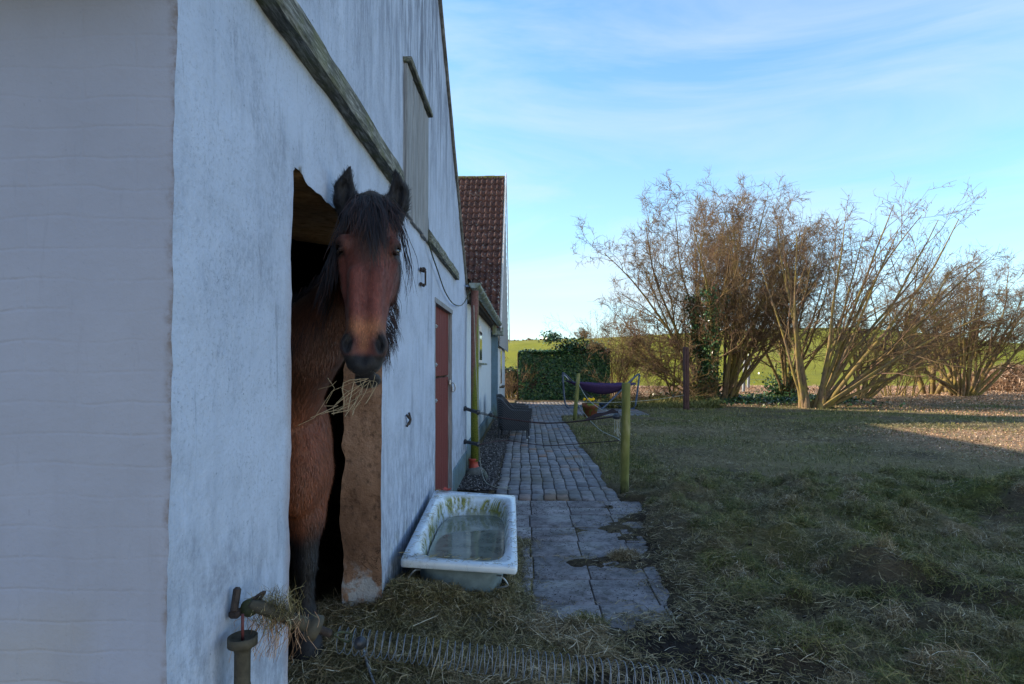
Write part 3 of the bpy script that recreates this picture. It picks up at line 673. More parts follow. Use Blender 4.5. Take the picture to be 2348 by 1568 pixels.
# barn roof with its rough verge
b = MB()
for sgn in (1, -1):
    Ys = YM; Ye = YF+.12 if sgn > 0 else YN-.25; N_ = 46; rows = []
    for i in range(N_+1):
        u = i/N_; y = Ys+(Ye-Ys)*u; z = apexz+sl*abs(y-YM)+.05
        row = []
        for k, x in enumerate([WX+.022+.016*float(fbm(y*8, 4, 0, 3, 90)), WX+.015, -1.4, -3, -5, -7, -9.2]):
            row.append((x, y, z+(.02*float(fbm(y*9, 2, 0, 3, 91)) if k < 2 else 0)+(0.0 if k else -.075)))
        rows.append(row)
    b.grid(rows if sgn > 0 else rows[::-1])
b.link('roof', M['verge_d'], barn)
b = MB(); rr = random.Random(11); y = YM
while y < YF-.1:                              # mortar and tile ends along the verge
    L_ = rr.uniform(.22, .36); z = float(top(y+L_/2)); b.box((WX+.006, y+L_/2, z+.005), (.05, L_*.96/math.cos(math.atan(sl)), .05), Matrix.Rotation(math.atan(sl)+rr.uniform(-.03, .03), 3, 'X'), .012); y += L_*.82
b.link('verge_mortar', M['stone'], barn)
# wall irons
p = PX(962, 636, WX); b = MB()
for dz_ in (.055, -.055):
    b.tube([(WX-.01, p.y, p.z+dz_), (WX+.04, p.y, p.z+dz_)], .009, 8); b.tube([(WX+.02, p.y-.07, p.z+dz_), (WX+.02, p.y+.06, p.z+dz_)], .011, 8)
b.tube([(WX+.035, p.y+.05, p.z+.055), (WX+.035, p.y+.05, p.z-.055)], .007, 8); b.lathe([(.018, 0), (.022, .02), (.01, .035)], (WX+.02, p.y+.05, p.z+.05), 8)
b.link('pintle_bracket', M['iron'], barn)
p = PX(931, 962, WX); b = MB()
for an in (50, -38): b.tube([(WX+.012, p.y-.055*math.cos(R(an)), p.z-.055*math.sin(R(an))), (WX+.03, p.y, p.z), (WX+.012, p.y+.055*math.cos(R(an)), p.z+.055*math.sin(R(an)))], .008, 6)
b.link('iron_tie', M['iron'], barn)
# ---------------------------------------------------------------- low white wing
wing = thing('low_wing', 'low white painted wing with gutter and brown downpipe, between barn and tiled house', 'outbuilding', (WX, 12, 0))
WW = WX-.12; YE = 15.95; gu = 2.56
b = MB(); b.box((WW-.14, (YF+YE)/2, gu/2), (.28, YE-YF, gu)); b.link('wall', M['wingw'], wing)
b = MB(); b.box((WW+.0, (YF+YE)/2-.02, .13), (.08, YE-YF-.02, .33), bev=.02); b.box((WX-.045, (dY1+YF)/2+.04, .17), (.12, YF-dY1-.06, .38), bev=.02); b.link('plinth', M['plinth'], wing)
b = MB(); RX, RZ = -4.8, 6.35
b.grid([[(-.72, YF-.25, 2.62), (-.72, 18.4, 2.62)], [(RX, YF-.25, RZ), (RX, 18.4, RZ)], [(-9, YF-.25, 2.6), (-9, 18.4, 2.6)]]); b.link('roof', M['tile'], wing)
b = MB(); b.add([(-.74, YF-.2, 2.55), (RX, YF-.2, RZ-.08), (-9, YF-.2, 2.5)], [(0, 1, 2)]); b.link('roof_gable', M['white'], wing)
b = MB(); b.box((WW+.05, (YF+YE)/2, gu-.0), (.12, YE-YF, .10)); b.link('eaves_board', M['dark_board'], wing)
p0 = PX(1079, 668, WX+.10)
b = MB(); gx = WX+.13; G = []; gy0, gy1 = 7.75, 15.2
for i in range(2):
    y = (gy0, gy1)[i]; G.append([(gx+.072*math.cos(a), y, 2.585-.012*i+.072*math.sin(a)) for a in [math.pi+math.pi*k/10 for k in range(11)]]+[(gx+.064*math.cos(a), y, 2.585-.012*i+.064*math.sin(a)) for a in [2*math.pi-math.pi*k/10 for k in range(11)]])
b.grid(G)
b.add([(gx+.072*math.cos(a), gy0, 2.585+.072*math.sin(a)) for a in [math.pi+math.pi*k/10 for k in range(11)]], [tuple(range(11))])
y = gy0+.1
while y < gy1:
    b.tube([(gx+.078*math.cos(a), y, 2.585+.078*math.sin(a)) for a in [math.pi*.98+math.pi*1.04*k/8 for k in range(9)]], .007, 5); y += .55
gut = b.link('gutter', M['zinc'], wing, True)
dp = PZ(1088, 1100, .06); dpx, dpy = WX+.125, dp.y
dpy = PX(1088, 1000, dpx).y
b = MB(); b.tube([(dpx, dpy, .23), (dpx, dpy, 2.50)], .052, 20); pipe = b.link('downpipe', M['pipe'], wing, True)
b = MB(); b.lathe([(.058, .02), (.068, .03), (.064, .07), (.06, .09), (.067, .1), (.067, .13), (.06, .14), (.057, .21), (.064, .215), (.064, .235), (.056, .24)], (dpx, dpy, .03), 20, Matrix.Rotation(R(-5), 3, 'Y')); b.link('drain_collar', M['collar'], pipe, True)
# little arched window of the wing
wp = PX(1113, 800, WW); b = MB(); wy0, wy1 = 11.55, 12.35
b.box((WW+.005, (wy0+wy1)/2, 1.87), (.03, wy1-wy0, .62)); b.lathe([(.4, 0), (.4, .03)], (WW-.01, (wy0+wy1)/2, 2.17), 24, Matrix.Rotation(R(90), 3, 'Y') @ Matrix.Diagonal((.35, 1, 1)))
win = b.link('window', M['vergew'], wing)
MB().box((WW+.014, (wy0+wy1)/2, 1.86), (.02, wy1-wy0-.14, .5)).link('pane', M['darkglass'], win)
MB().box((WW+.05, (wy0+wy1)/2, 1.53), (.14, wy1-wy0+.12, .04), bev=.006).link('sill', M['zinc'], win)
MB().box((WX+.02, 14.9, 2.40), (.10, .1, .26), bev=.01).link('rainwater_head', M['zinc'], wing)
# ---------------------------------------------------------------- tiled house
house = thing('tiled_house', 'house with steep red pantile roof and grey clad gable beyond the low wing', 'house', (-.78, 19, 0))
HX0, HY0, HY1 = -.80, 15.98, 23.2
rid = PX(1160, 408, -.64); eav = PX(1153, 750, -.60)
HM = rid.y; RZ1 = rid.z; ey = 15.55; EZ1 = PY(1151, 752, ey).z
b = MB(); b.box(((HX0-10)/2, (HY0+HY1)/2, 1.22), (10+HX0, HY1-HY0, 2.44)); b.link('wall', M['wingw'], house)
MB().box((-1.0, HY0-.012, .8), (.52, .06, 3.2)).link('pilaster', M['plinth'], house)
wz = PX(1139, 925, HX0)
b = MB(); G = []
def pant(u): return .042*max(0, math.sin(u*2*math.pi))**.8-.018*max(0, -math.sin(u*2*math.pi))
TW, TL = .172, .30; slope = math.atan2(RZ1-EZ1, HM-ey); Ls = math.hypot(RZ1-EZ1, HM-ey); nr = int(Ls/TL)
X0t, X1t = -.695, -6.2; ncol = int((X0t-X1t)/TW); nrm = Vector((0, -math.sin(slope), math.cos(slope))); al = Vector((0, math.cos(slope), math.sin(slope)))
rt = random.Random(5); V = []; Fc = []
SU = 8
for r_ in range(nr+1):
    for c_ in range(ncol):
        j1, j2 = rt.uniform(-.006, .006), rt.uniform(-.01, .01)
        b0 = len(V)
        for s_, lift in ((r_*TL-.03+j2, .052+j1), (min(r_*TL+TL, Ls), .0+j1)):
            for k in range(SU+1):
                p_ = Vector((X0t-TW*(c_+k/SU), ey, EZ1))+al*s_+nrm*(lift+pant(k/SU)+.03); V.append(tuple(p_))
        b1 = len(V)
        for k in range(SU+1):
            p_ = Vector((X0t-TW*(c_+k/SU), ey, EZ1))+al*(r_*TL-.03+j2)+nrm*(j1+pant(k/SU)+.01); V.append(tuple(p_))
        for k in range(SU): Fc.append((b0+k, b0+SU+1+k, b0+SU+2+k, b0+k+1)); Fc.append((b1+k, b0+k, b0+k+1, b1+k+1))
roof = relparent(npmesh('roof', V, Fc, M['tile'], smooth=False), house)
b = MB(); b.grid([[(-.70, ey, EZ1), (-9.9, ey, EZ1)], [(-.70, HM, RZ1), (-9.9, HM, RZ1)], [(-.70, 2*HM-ey, EZ1), (-9.9, 2*HM-ey, EZ1)]]); b.link('roof_deck', M['tile'], house)
b = MB(); x = -.68; k = 0
while x > -6: b.lathe([(.085, 0), (.095, .03), (.09, .36)], (x, HM, RZ1-.01+rt.uniform(-.012, .012)), 12, Matrix.Rotation(R(-90), 3, 'Y')); x -= .33
b.link('ridge', M['moss'], house)
b = MB()
for s_ in (1, -1):
    A_ = Vector((-.64, HM-s_*(HM-ey+.03), EZ1-.02)); B_ = Vector((-.64, HM, RZ1+.10)); mid = (A_+B_)/2; d_ = (B_-A_)
    b.box(mid, (.03, d_.length+.05, .15), Matrix.Rotation(math.atan2(d_.z, d_.y), 3, 'X'), .004)
b.link('barge_board', M['vergew'], house)
b = MB(); ng = 26; zc0 = PY(1150, 785, 16.5).z; zb = EZ1-.45
for k in range(ng):
    z0 = zb+(RZ1-zb)*k/ng; z1 = zb+(RZ1-zb)*(k+1)/ng; hw = (HM-ey-.05)*min(1, (RZ1-z0-.1)/(RZ1-EZ1))
    if hw > .05: b.box((-.70, HM+.25*(1 if k < 3 else 0), (z0+z1)/2), (.03, 2*hw-(.5 if k < 3 else 0), z1-z0-.012), Matrix.Rotation(R(3), 3, 'Y'))
b.link('gable_cladding', M['clad'], house)
MB().box((-.7, 15.78, EZ1-.08), (.24, .3, .22), bev=.02).link('eaves_end', M['zinc'], house)
w1 = PX(1139, 930, HX0); b = MB(); b.box((HX0+.01, 18.9, 1.45), (.04, 1.0, 1.2)); hw = b.link('window', M['vergew'], house)
MB().box((HX0+.02, 18.9, 1.45), (.03, .85, 1.05)).link('pane', M['darkglass'], hw); MB().box((HX0+.06, 18.9, .83), (.14, 1.2, .05)).link('sill', M['dark_board'], hw)
# ---------------------------------------------------------------- bathtub
def TP(x, y, Y): return PY(x, y, Y)
fl, fr, bl, br = TP(917, 1283, 3.46), TP(1187, 1302, 3.46), TP(996, 1122, 5.02), TP(1182, 1137, 5.02)
ex = ((fr-fl)+(br-bl)); Wt = ex.length/2; ex.normalize(); ey_ = ((bl-fl)+(br-fr)); Lt = ey_.length/2; ey_.normalize(); ez = ex.cross(ey_).normalized(); ex = ey_.cross(ez)
cen = (fl+fr+bl+br)/4
tubM = Matrix((ex, ey_, ez)).transposed()
tub = thing('bathtub', 'old white enamel bathtub used as a water trough beside the barn wall', 'bathtub', tuple(cen+ez*-.36))
def TL_(x, y, z): return cen+tubM @ Vector((x, y, z))
def sup(a, n): c, s_ = math.cos(a), math.sin(a); return (abs(c)**(2/n))*(1 if c > 0 else -1), (abs(s_)**(2/n))*(1 if s_ > 0 else -1)
def ring(hx, hy, z, n=3.2, cx=0, cy=0, N=160): return [TL_(cx+hx*sup(2*math.pi*k/N, n)[0], cy+hy*sup(2*math.pi*k/N, n)[1], z) for k in range(N)]
hx, hy = Wt/2, Lt/2
prof = [(hx-.003, hy-.003, -.042, 44, 0, 0), (hx, hy, -.03, 44, 0, 0), (hx, hy, -.008, 44, 0, 0), (hx-.008, hy-.008, .002, 40, 0, 0), (hx-.045, hy-.06, -.002, 14, 0, 0), (hx-.062, hy-.088, -.008, 5.2, .005, 0), (hx-.075, hy-.105, -.03, 4.6, .008, 0), (hx-.088, hy-.125, -.10, 4.2, .008, 0), (hx-.105, hy-.17, -.24, 3.8, .008, 0), (hx-.13, hy-.22, -.32, 3.4, .008, 0), (hx-.2, hy-.32, -.36, 3, .008, 0), (.02, .02, -.365, 2, 0, 0)]
rings = [ring(a, b_, z, n, cx, cy) for a, b_, z, n, cx, cy in prof]
V = [p for r_ in rings for p in r_]; N = 160; Fc = []
for i in range(len(rings)-1):
    for k in range(N): k2 = (k+1) % N; Fc.append((i*N+k, i*N+k2, (i+1)*N+k2, (i+1)*N+k))
col = []
for i, r_ in enumerate(rings):
    for p in r_:
        q = tubM.transposed() @ (p-cen); inn = i >= 6
        alg = (1.0 if (inn and -.22 < q.z < -.03) else (.35 if i == 5 else 0))*(1 if (q.y > .2 or q.x < -.12) else .25)
        dirt = .75 if (i >= 5 and q.z < -.18) else (.5 if (q.y < -hy+.1 and q.x < -.1) or i < 1 else .04)
        col.append((alg, dirt, 0))
shell = relparent(npmesh('shell', V, Fc, M['enamel'], smooth=True, col=np.array(col)), tub)
prof = [(hx-.004, hy-.004, -.040, 44), (hx-.05, hy-.075, -.044, 7), (hx-.055, hy-.09, -.1, 4.6), (hx-.075, hy-.13, -.24, 4.2), (hx-.10, hy-.18, -.33, 3.6), (hx-.17, hy-.26, -.375, 3), (.02, .02, -.38, 2)]
V = [p for a, b_, z, n in prof for p in ring(a, b_, z, n)]; Fc = [(i*N+k, (i+1)*N+k, (i+1)*N+(k+1) % N, i*N+(k+1) % N) for i in range(len(prof)-1) for k in range(N)]
relparent(npmesh('underside', V, Fc, M['tubout'], smooth=True), tub)
for sx in (-1, 1):
    c0 = TL_(sx*(hx-.085), -hy+.10, -.115); b = MB()
    b.tube(curve([c0+Vector((-.03*sx, -.02, .03)), c0+Vector((0, -.055, .035)), c0+Vector((.035*sx, -.05, -.015)), c0+Vector((.0, -.045, -.03)), c0+Vector((-.03*sx, -.02, -.045))], 5), .005, 6); b.link('bracket', M['galv'], tub)
wz_ = PY(1100, 1185, 4.75).z; wz_ = (cen.z-.115)
wt = []
for k in range(N):
    a, b_ = sup(2*math.pi*k/N, 4); wt.append((a*(hx-.094)+.008, b_*(hy-.138)))
vs = [tuple(TL_(x, y, 0)) for x, y in wt]; vs = [(x, y, wz_) for x, y, z in vs]
b = MB(); b.add(vs, [tuple(range(N))]); wat = b.link('water', M['water']); tag(wat, kind='structure')
# twigs and hair-thin roots left lying on the rim
rr = random.Random(4); b = MB()
for k in range(190):
    sd = rr.random()
    if sd < .45: x, y = rr.uniform(-hx, hx), -hy+rr.uniform(.01, .11)
    elif sd < .75: x, y = -hx+rr.uniform(.01, .08), rr.uniform(-hy, hy)
    elif sd < .93: x, y = hx-rr.uniform(.01, .06), rr.uniform(-hy, hy)*rr.random()-.2
    else: x, y = rr.uniform(-hx, hx), hy-rr.uniform(.01, .08)
    a = rr.uniform(0, 6.28); L_ = rr.uniform(.015, .07); c_ = rr.uniform(-1.2, 1.2); z = .0045
    pts = [TL_(x+L_*t*math.cos(a+c_*t), y+L_*t*math.sin(a+c_*t), z+rr.uniform(0, .006)) for t in (-.5, 0, .5)]; b.tube(pts, .0011, 3, False)
tag(b.link('twigs', M['hay_d']), kind='stuff')
MB().grid([[TL_(-.28+.03*i+.01*j, hy-.045+.03*j-.01*i, .006+.012*((i-1)**2+(j-1)**2)) for j in range(3)] for i in range(3)]).link('fallen_leaf', M['collar']); tag(bpy.data.objects['fallen_leaf'], 'curled brown leaf lying on the far rim of the bathtub', 'leaf')
# ---------------------------------------------------------------- posts
def post(name, label, base, top_, r, mat, seed, group=None):
    b = MB(); base, top_ = Vector(base), Vector(top_); n = 10; pts = []; rad = []
    for i in range(n+1):
        t = i/n; p = base.lerp(top_, t); pts.append(p+Vector((.006*float(fbm(t*3, seed, 0, 2, seed)), .006*float(fbm(t*3, seed+9, 0, 2, seed)), 0))); rad.append(r*(1+.06*float(fbm(t*4, seed, 5, 3, seed))))
    pts.append(pts[-1]+(top_-base).normalized()*.012); rad.append(r*.82)
    o = b.tube(pts, rad, 16).link(name, mat, None, True); o.location = base; o.data.transform(Matrix.Translation(-base)); return tag(o, label, 'post', group)
pb = PZ(1431, 1127, .05); pt = PY(1435, 880, pb.y)
post('fence_post', 'nearest round green-stained wooden post at the path edge, holding the brown tape', (pb.x, pb.y, -.1), pt, .052, M['post'], 3, 'round algae-green posts along the path')
p2 = PZ(1316, 964, .05); p2t = PY(1326, 857, p2.y)
post('fence_post', 'slim leaning green-grey round post standing in front of the flower pot and hammock', (p2.x, p2.y, -.1), p2t, .052, M['post'], 5, 'round algae-green posts along the path')
p3 = PZ(1573, 937, .08); h3 = PY(1573, 795, p3.y).z; b = MB(); b.box((p3.x, p3.y, h3/2), (.17, .13, h3), Matrix.Rotation(R(12), 3, 'Z'), .012); b.box((p3.x+.02, p3.y-.072, h3/2-.02), (.035, .02, h3-.04), Matrix.Rotation(R(12), 3, 'Z'), .004)
o = b.link('timber_post', M['post_b']); tag(o, 'tall square dark brown timber post at the lawn edge left of the ivy tree', 'post')
p4 = PZ(1776, 903, .0); o = post('fence_post', 'thin yellow-green post among the hazels with white strands running off it', (p4.x, p4.y, -.1), PY(1778, 832, p4.y), .055, M['post'], 7)
for i, (x0, y0, x1, y1) in enumerate(((1703, 888, 1708, 820), (1714, 876, 1718, 812))):
    q = PZ(x0, y0, 0); q = PY(x0, y0, 33+3*i); q.z = 0
    post('field_post', ('nearer weathered grey post behind the forked trunk', 'farther pale post with white insulators behind the forked trunk')[i], (q.x, q.y, -.2), PY(x1, y1, q.y), .085, M['board'], 11+i, 'grey field posts behind the hazels')
# ---------------------------------------------------------------- fence tapes and cords
def line(name, label, cat, pts, r, mat, n=5, sub=6, flat=None):
    return tag(MB().tube(curve(pts, sub), r, n, True, flat).link(name, mat, None, True), label, cat)
def sag(a, b_, d, n=8): a, b_ = Vector(a), Vector(b_); return [a.lerp(b_, i/n)-Vector((0, 0, d*4*(i/n)*(1-i/n))) for i in range(n+1)]
h1, h2 = PX(1050, 933, WW+.03), PX(1050, 1008, WW+.03)
tapeA = PY(1418, 953, pb.y-.02); tapeB = PY(1420, 1010, pb.y-.02)
for i, (h_, tp, lab) in enumerate(((h1, tapeA, 'upper black gate handle hooked to the wall beside the downpipe'), (h2, tapeB, 'lower black gate handle hooked to the wall beside the downpipe'))):
    t = thing('gate_handle', lab, 'gate handle', tuple(h_), 0, 'black gate handles on the wing wall')
    b = MB(); b.box(h_, (.02, .09, .16), None, .004); b.lathe([(.02, 0), (.02, .03), (.01, .04)], h_, 8, Matrix.Rotation(R(90), 3, 'Y')); b.link('insulator_plate', M['black'], t)
    a_ = h_+Vector((.05, 0, 0)); e_ = PY(1064, (936, 1012)[i], h_.y-.1); f_ = PY(1098, (946, 1019)[i], h_.y-.25)
    MB().tube(curve([a_, a_.lerp(e_, .5)+Vector((0, 0, .02)), e_], 5), .006, 6).link('hook', M['iron'], t)
    d_ = (f_-e_).normalized(); q = d_.to_track_quat('Z', 'Y').to_matrix(); L_ = (f_-e_).length
    MB().lathe([(.012, 0), (.034, .012), (.034, .022), (.022, .03), (.022, L_*.5), (.024, L_*.9), (.034, L_*.92), (.034, L_*.96), (.01, L_)], e_, 14, q).link('grip', M['black'], t, True)
    hend = f_
    if i == 0:
        m_ = PY(1120, 951, h_.y+.6); e2 = PY(1140, 957, h_.y+1.0); pts = []
        k = 0
        for A_, B_ in ((f_, m_), (m_+Vector((.03, 0, 0)), e2)):
            for j in range(60): tt = j/59; w_ = A_.lerp(B_, tt); pts.append(w_+Vector((0, .02*math.cos(j*1.3), .02*math.sin(j*1.3))))
        MB().tube(pts, .0022, 4).link('spring', M['iron'], t); MB().lathe([(.01, 0), (.03, .02), (.03, .05), (.01, .07)], m_, 10, Matrix.Rotation(R(90), 3, 'Y')).link('knob', M['black'], t)
        line('fence_tape', 'brown tape sagging from the wall handle across the path to the nearest post', 'tape', [e2, PY(1232, 969, 8.6), PY(1300, 968, 8.0), PY(1370, 960, 7.4), tp], .011, M['tape'], 6, 6)
        tw = MB(); a0, a1 = PY(1240, 968, 9.5), tp
        G = [[p_+Vector((0, 0, .0)), p_+Vector((.0, .04, .030+.020*math.sin(k_*.35)**2))] for k_, p_ in enumerate(curve([PY(1343, 965, 7.7), PY(1375, 955, 7.4), PY(1400, 948, 7.2), tp+Vector((0, 0, .02))], 6))]
        tag(tw.grid(G).link('loose_tape', M['tape']), 'twisted flap of dark brown tape bunched at the nearest post', 'tape')
    else:
        line('fence_tape', 'thin dark lower tape stretched across the path to the nearest post', 'tape', [f_, PY(1160, 1010, 8.4), PY(1250, 1021, 7.9), PY(1340, 1016, 7.5), tp], .0055, M['tape'], 5, 6)
MB().lathe([(.02, 0), (.045, .01), (.045, .04), (.02, .06)], tapeA-Vector((.03, .03, .03)), 12, Matrix.Rotation(R(20), 3, 'X')).link('tape_insulator', M['black']); tag(bpy.data.objects['tape_insulator'], 'round black insulator screwed to the nearest post', 'insulator')
b = MB(); 
for k in range(7): a_ = tapeA+Vector((-.05+.01*k, -.02, -.03)); b.tube(curve([a_, a_+Vector((.02*math.sin(k), 0, -.08)), a_+Vector((.03*math.sin(k*2), 0, -.15-.01*k))], 4), .004, 4)
tag(b.link('frayed_end', M['cord']), 'frayed white cord end dangling from the nearest post', 'cord')
line('rope', 'pale rope sagging from the leaning post to the nearest post', 'rope', [PY(1326, 880, p2.y), PY(1345, 912, 14.5), PY(1372, 935, 12), PY(1395, 943, 9.5), tapeA], .008, M['cord'])
line('rope', 'pale rope from halfway up the leaning post down to the foot of the nearest post', 'rope', [PY(1321, 921, p2.y), PY(1345, 955, 14), PY(1375, 985, 11.5), PY(1412, 1003, 8.8), tapeB], .006, M['cord'])
line('thin_wire', 'thin pale wire running from the leaning post to the tall brown post', 'wire', sag(PY(1321, 921, p2.y), PY(1570, 905, p3.y), .1), .006, M['cord'])
line('thin_wire', 'thin yellowish strand tied between the yellow-green post and the forked trunk', 'wire', sag(PY(1776, 868, p4.y), PY(1650, 862, 26), .1), .008, M['cord'])
line('fence_cable', 'grey cable draped down the barn wall to the head of the downpipe', 'cable', [PX(974, 478, WX+.02), PX(980, 497, WX+.02), PX(984, 560, WX+.03), PX(1003, 620, WX+.03), PX(1020, 668, WX+.03), PX(1040, 697, WX+.04), PX(1060, 698, WX+.05), PX(1078, 668, WX+.13)], .006, M['green_i'])
line('white_cord', 'thin white cord running down the brown downpipe and curling on the ground', 'cord', [PX(1086, 700, WX+.18), PX(1090, 820, WX+.18), PX(1094, 900, WX+.19), PX(1097, 1000, WX+.19), PX(1101, 1060, WX+.19), PZ(1110, 1100, .1), PZ(1130, 1115, .09), PZ(1155, 1119, .08), PZ(1166, 1116, .07), PZ(1172, 1121, .07), PZ(1164, 1122, .06), PZ(1160, 1114, .09)], .005, M['cord'])
line('string_end', 'thin pale cord hanging down onto the cobbles halfway between leaning and nearest posts', 'cord', [PZ(1326, 1030, .35), PZ(1325, 1042, .22), PZ(1332, 1060, .06), PZ(1338, 1082, .045), PZ(1340, 1096, .045)], .004, M['cord'])
b = MB(); s0 = PZ(1115, 1095, .05); b.box(s0+Vector((-.02, 0, .02)), (.05, .42, .07), Matrix.Rotation(R(14), 3, 'Z') @ Matrix.Rotation(R(8), 3, 'X'), .01); tag(b.link('old_plank', M['beam']), 'short mossy plank leaning beside the foot of the downpipe', 'plank')
b = MB().grid(rock((dpx+.02, dpy-.02, .05), (.15, .17, .11), 3, .2), True); tag(b.link('footing_stone', M['stone'], None, True), 'low dark stone under the red collar of the downpipe', 'stone')
# ---------------------------------------------------------------- rattan chairs
def chair():
    t = thing('rattan_armchair', 'nearer dark woven rattan tub armchair seen from the side, on the path by the wall', 'chair', (0, 0, 0), 0, 'rattan armchairs beside the wing wall')
    W_, D_ = .62, .68                        # width across, depth; faces local +X
    def path(k, off=0):                      # U-shaped plan from the front of one arm round the back to the other
        u = k*2-1; s_ = abs(u)
        if s_ > .42: q = (s_-.42)/.58; x = -.16+q*(D_/2+.16); y = math.copysign(W_/2-off, u)
        else: a = u/.42*math.pi/2; x = -.16-(D_/2-.16-off)*math.cos(a)**.8; y = (W_/2-off)*math.sin(a)
        return x, y
    def hgt(k): s_ = abs(k*2-1); return .83-.21*sst(.30, .62, s_)-.02*s_
    G = []; N = 48
    for i in range(N+1):
        k = i/N; x, y = path(k); xi, yi = path(k, .045); h_ = float(hgt(k)); fl_ = .97
        G.append([(x*.90, y*.88, .20), (x*.95, y*.95, .32), (x, y, h_*.8), (x*1.03, y*1.02, h_-.02), (x*1.01, y*1.0, h_), (xi, yi, h_), (xi, yi, h_-.03), (xi*.97, yi*.97, .38)])
    b = MB().grid(G); b.f.append(tuple(range(8))[::-1]); b.f.append(tuple(N*8+j for j in range(8))); b.link('shell', M['wicker'], t, False, True)
    b = MB().box((.02, 0, .36), (.60, .54, .08), None, .03); b.box((.31, 0, .27), (.03, .56, .14), None, .01); b.link('seat', M['wicker'], t, False, True)
    for sx, sy in ((1, 1), (1, -1), (-1, 1), (-1, -1)):
        b = MB(); b.tube([(sx*.27, sy*.25, .24), (sx*.28, sy*.26, .04)], [.02, .016], 8); lg = b.link('leg', M['wicker'], t, False, True)
        MB().tube([(sx*.28, sy*.26, .04), (sx*.28, sy*.26, .0)], .015, 8).link('foot_cap', M['galv'], lg, False, True)
    return t
def kids(o): return [c for c in bpy.data.objects if c.parent == o]
def copy_tree(o, parent=None):
    c = o.copy(); sc.collection.objects.link(c); c.parent = parent
    for ch in kids(o): copy_tree(ch, c)
    return c
ch1 = chair(); c1 = PZ(1180, 1012, .02); ch1.location = (c1.x-.02, c1.y+.28, .03); ch1.rotation_euler = (0, 0, R(-4))
ch2 = copy_tree(ch1); ch2.location = (c1.x-.10, c1.y+1.75, .03); ch2.rotation_euler = (0, 0, R(6)); ch2['label'] = 'farther rattan armchair, half hidden behind the nearer one'
ch3 = copy_tree(ch1)
ch3.location = (c1.x+.0, c1.y+1.0, .03) ; ch3.rotation_euler = (0, 0, R(0))
for c_ in [x for k_ in kids(ch3) for x in kids(k_)]+kids(ch3)+[ch3]: bpy.data.objects.remove(c_)
# ---------------------------------------------------------------- hammock
hm = PZ(1372, 938, 0); Hy = hm.y; hxl, hxr = PY(1293, 930, Hy).x, PY(1460, 925, Hy).x; ham = thing('hammock_stand', 'slate blue steel hammock stand on the paved patio before the ivy wall', 'hammock stand', ((hxl+hxr)/2, Hy, 0))
def HP(x, y, dy=0): return PY(x, y, Hy+dy)
b = MB(); b.tube(curve([HP(1289, 858), HP(1290, 862), HP(1294, 915), HP(1298, 930), HP(1310, 935, .1), HP(1345, 929, .3), HP(1374, 925, .45)], 5), .033, 10); b.link('upright', M['blue'], ham, True)
b = MB(); b.tube(curve([HP(1466, 861, .6), HP(1465, 865, .6), HP(1459, 912, .3), HP(1455, 932, .1), HP(1446, 937, 0), HP(1410, 930, .2), HP(1374, 925, .45)], 5), .033, 10); b.link('upright', M['blue'], ham, True)
b = MB(); b.tube(curve([HP(1289, 858), HP(1294, 857), HP(1330, 890, .5), HP(1372, 925, .9), HP(1384, 936, 1.1)], 5), .026, 8); b.link('brace', M['blue'], ham, True)
b = MB(); b.tube(curve([HP(1466, 861, .6), HP(1460, 860, .55), HP(1425, 893, 0), HP(1390, 928, -.3), HP(1378, 938, -.4)], 5), .033, 8); b.link('brace', M['blue'], ham, True)
G = []
for i in range(41):
    u = i/40; row = []
    A_ = HP(1302, 872, .05).lerp(HP(1455, 876, .45), u)
    for j in range(15):
        v = j/14*2-1; wd = .50*math.sin(math.pi*min(1, max(.02, .16+u*.68)))**.6; dz_ = -.38*(4*u*(1-u))*(1-v*v)**1.0-.05*4*u*(1-u)+.03*float(fbm(u*6, v*3, 0, 3, 2))
        row.append(A_+Vector((-.12*(1-u)*v, v*wd, dz_+.05*v*(1 if v < 0 else -.4))))
    G.append(row)
o = MB().grid(G).link('hammock', M['purple'], None, True); tag(o, 'purple and navy canvas hammock slung between the ends of the blue stand', 'hammock')
md = o.modifiers.new('thick', 'SOLIDIFY'); md.thickness = .012
MB().tube(curve( [HP(1292, 859), HP(1298, 864), HP(1303, 871, .05)], 4), .018, 6).link('chain', M['galv'], ham)
# ---------------------------------------------------------------- flower pot
pp = PZ(1353, 963, .02); pp = PZ(1353, 958, .02); pot = thing('flower_pot', 'mossy terracotta pot of yellow pansies on the cobbles by the leaning post', 'flower pot', (pp.x, pp.y, 0))
MB().lathe([(.02, .0), (.17, 0), (.215, .30), (.235, .30), (.24, .42), (.215, .42), (.20, .38), (.02, .37)], pp, 28).link('pot', M['terra'], pot, True)
rr = random.Random(8); b = MB()
for k in range(90):
    a, r_ = rr.uniform(0, 6.28), rr.uniform(0, .2); c_ = pp+Vector((r_*math.cos(a), r_*math.sin(a), rr.uniform(.40, .49))); m_ = Matrix.Rotation(rr.uniform(0, 6), 3, 'Z') @ Matrix.Rotation(rr.uniform(-.8, .8), 3, 'X')
    b.add([c_+m_ @ Vector(q) for q in ((-.02, 0, 0), (0, -.04, 0), (.02, 0, 0), (0, .04, .01))], [(0, 1, 2, 3)])
b.link('foliage', M['leafg'], pot)
for k in range(7):
    a, r_ = k*.93, (.07, .17)[k % 2]; c_ = pp+Vector((r_*math.cos(a), r_*math.sin(a), .52)); b = MB()
    for q in range(5): an = q*1.256; m_ = Matrix.Rotation(an, 3, 'Y'); cc_ = c_+m_ @ Vector((0, 0, .022)); b.lathe([(.004, 0), (.026, .002), (.022, .008), (.004, .01)], cc_, 8, Matrix.Rotation(R(90+8*q), 3, 'X'))
    b.link('pansy', M['yellow'], pot)
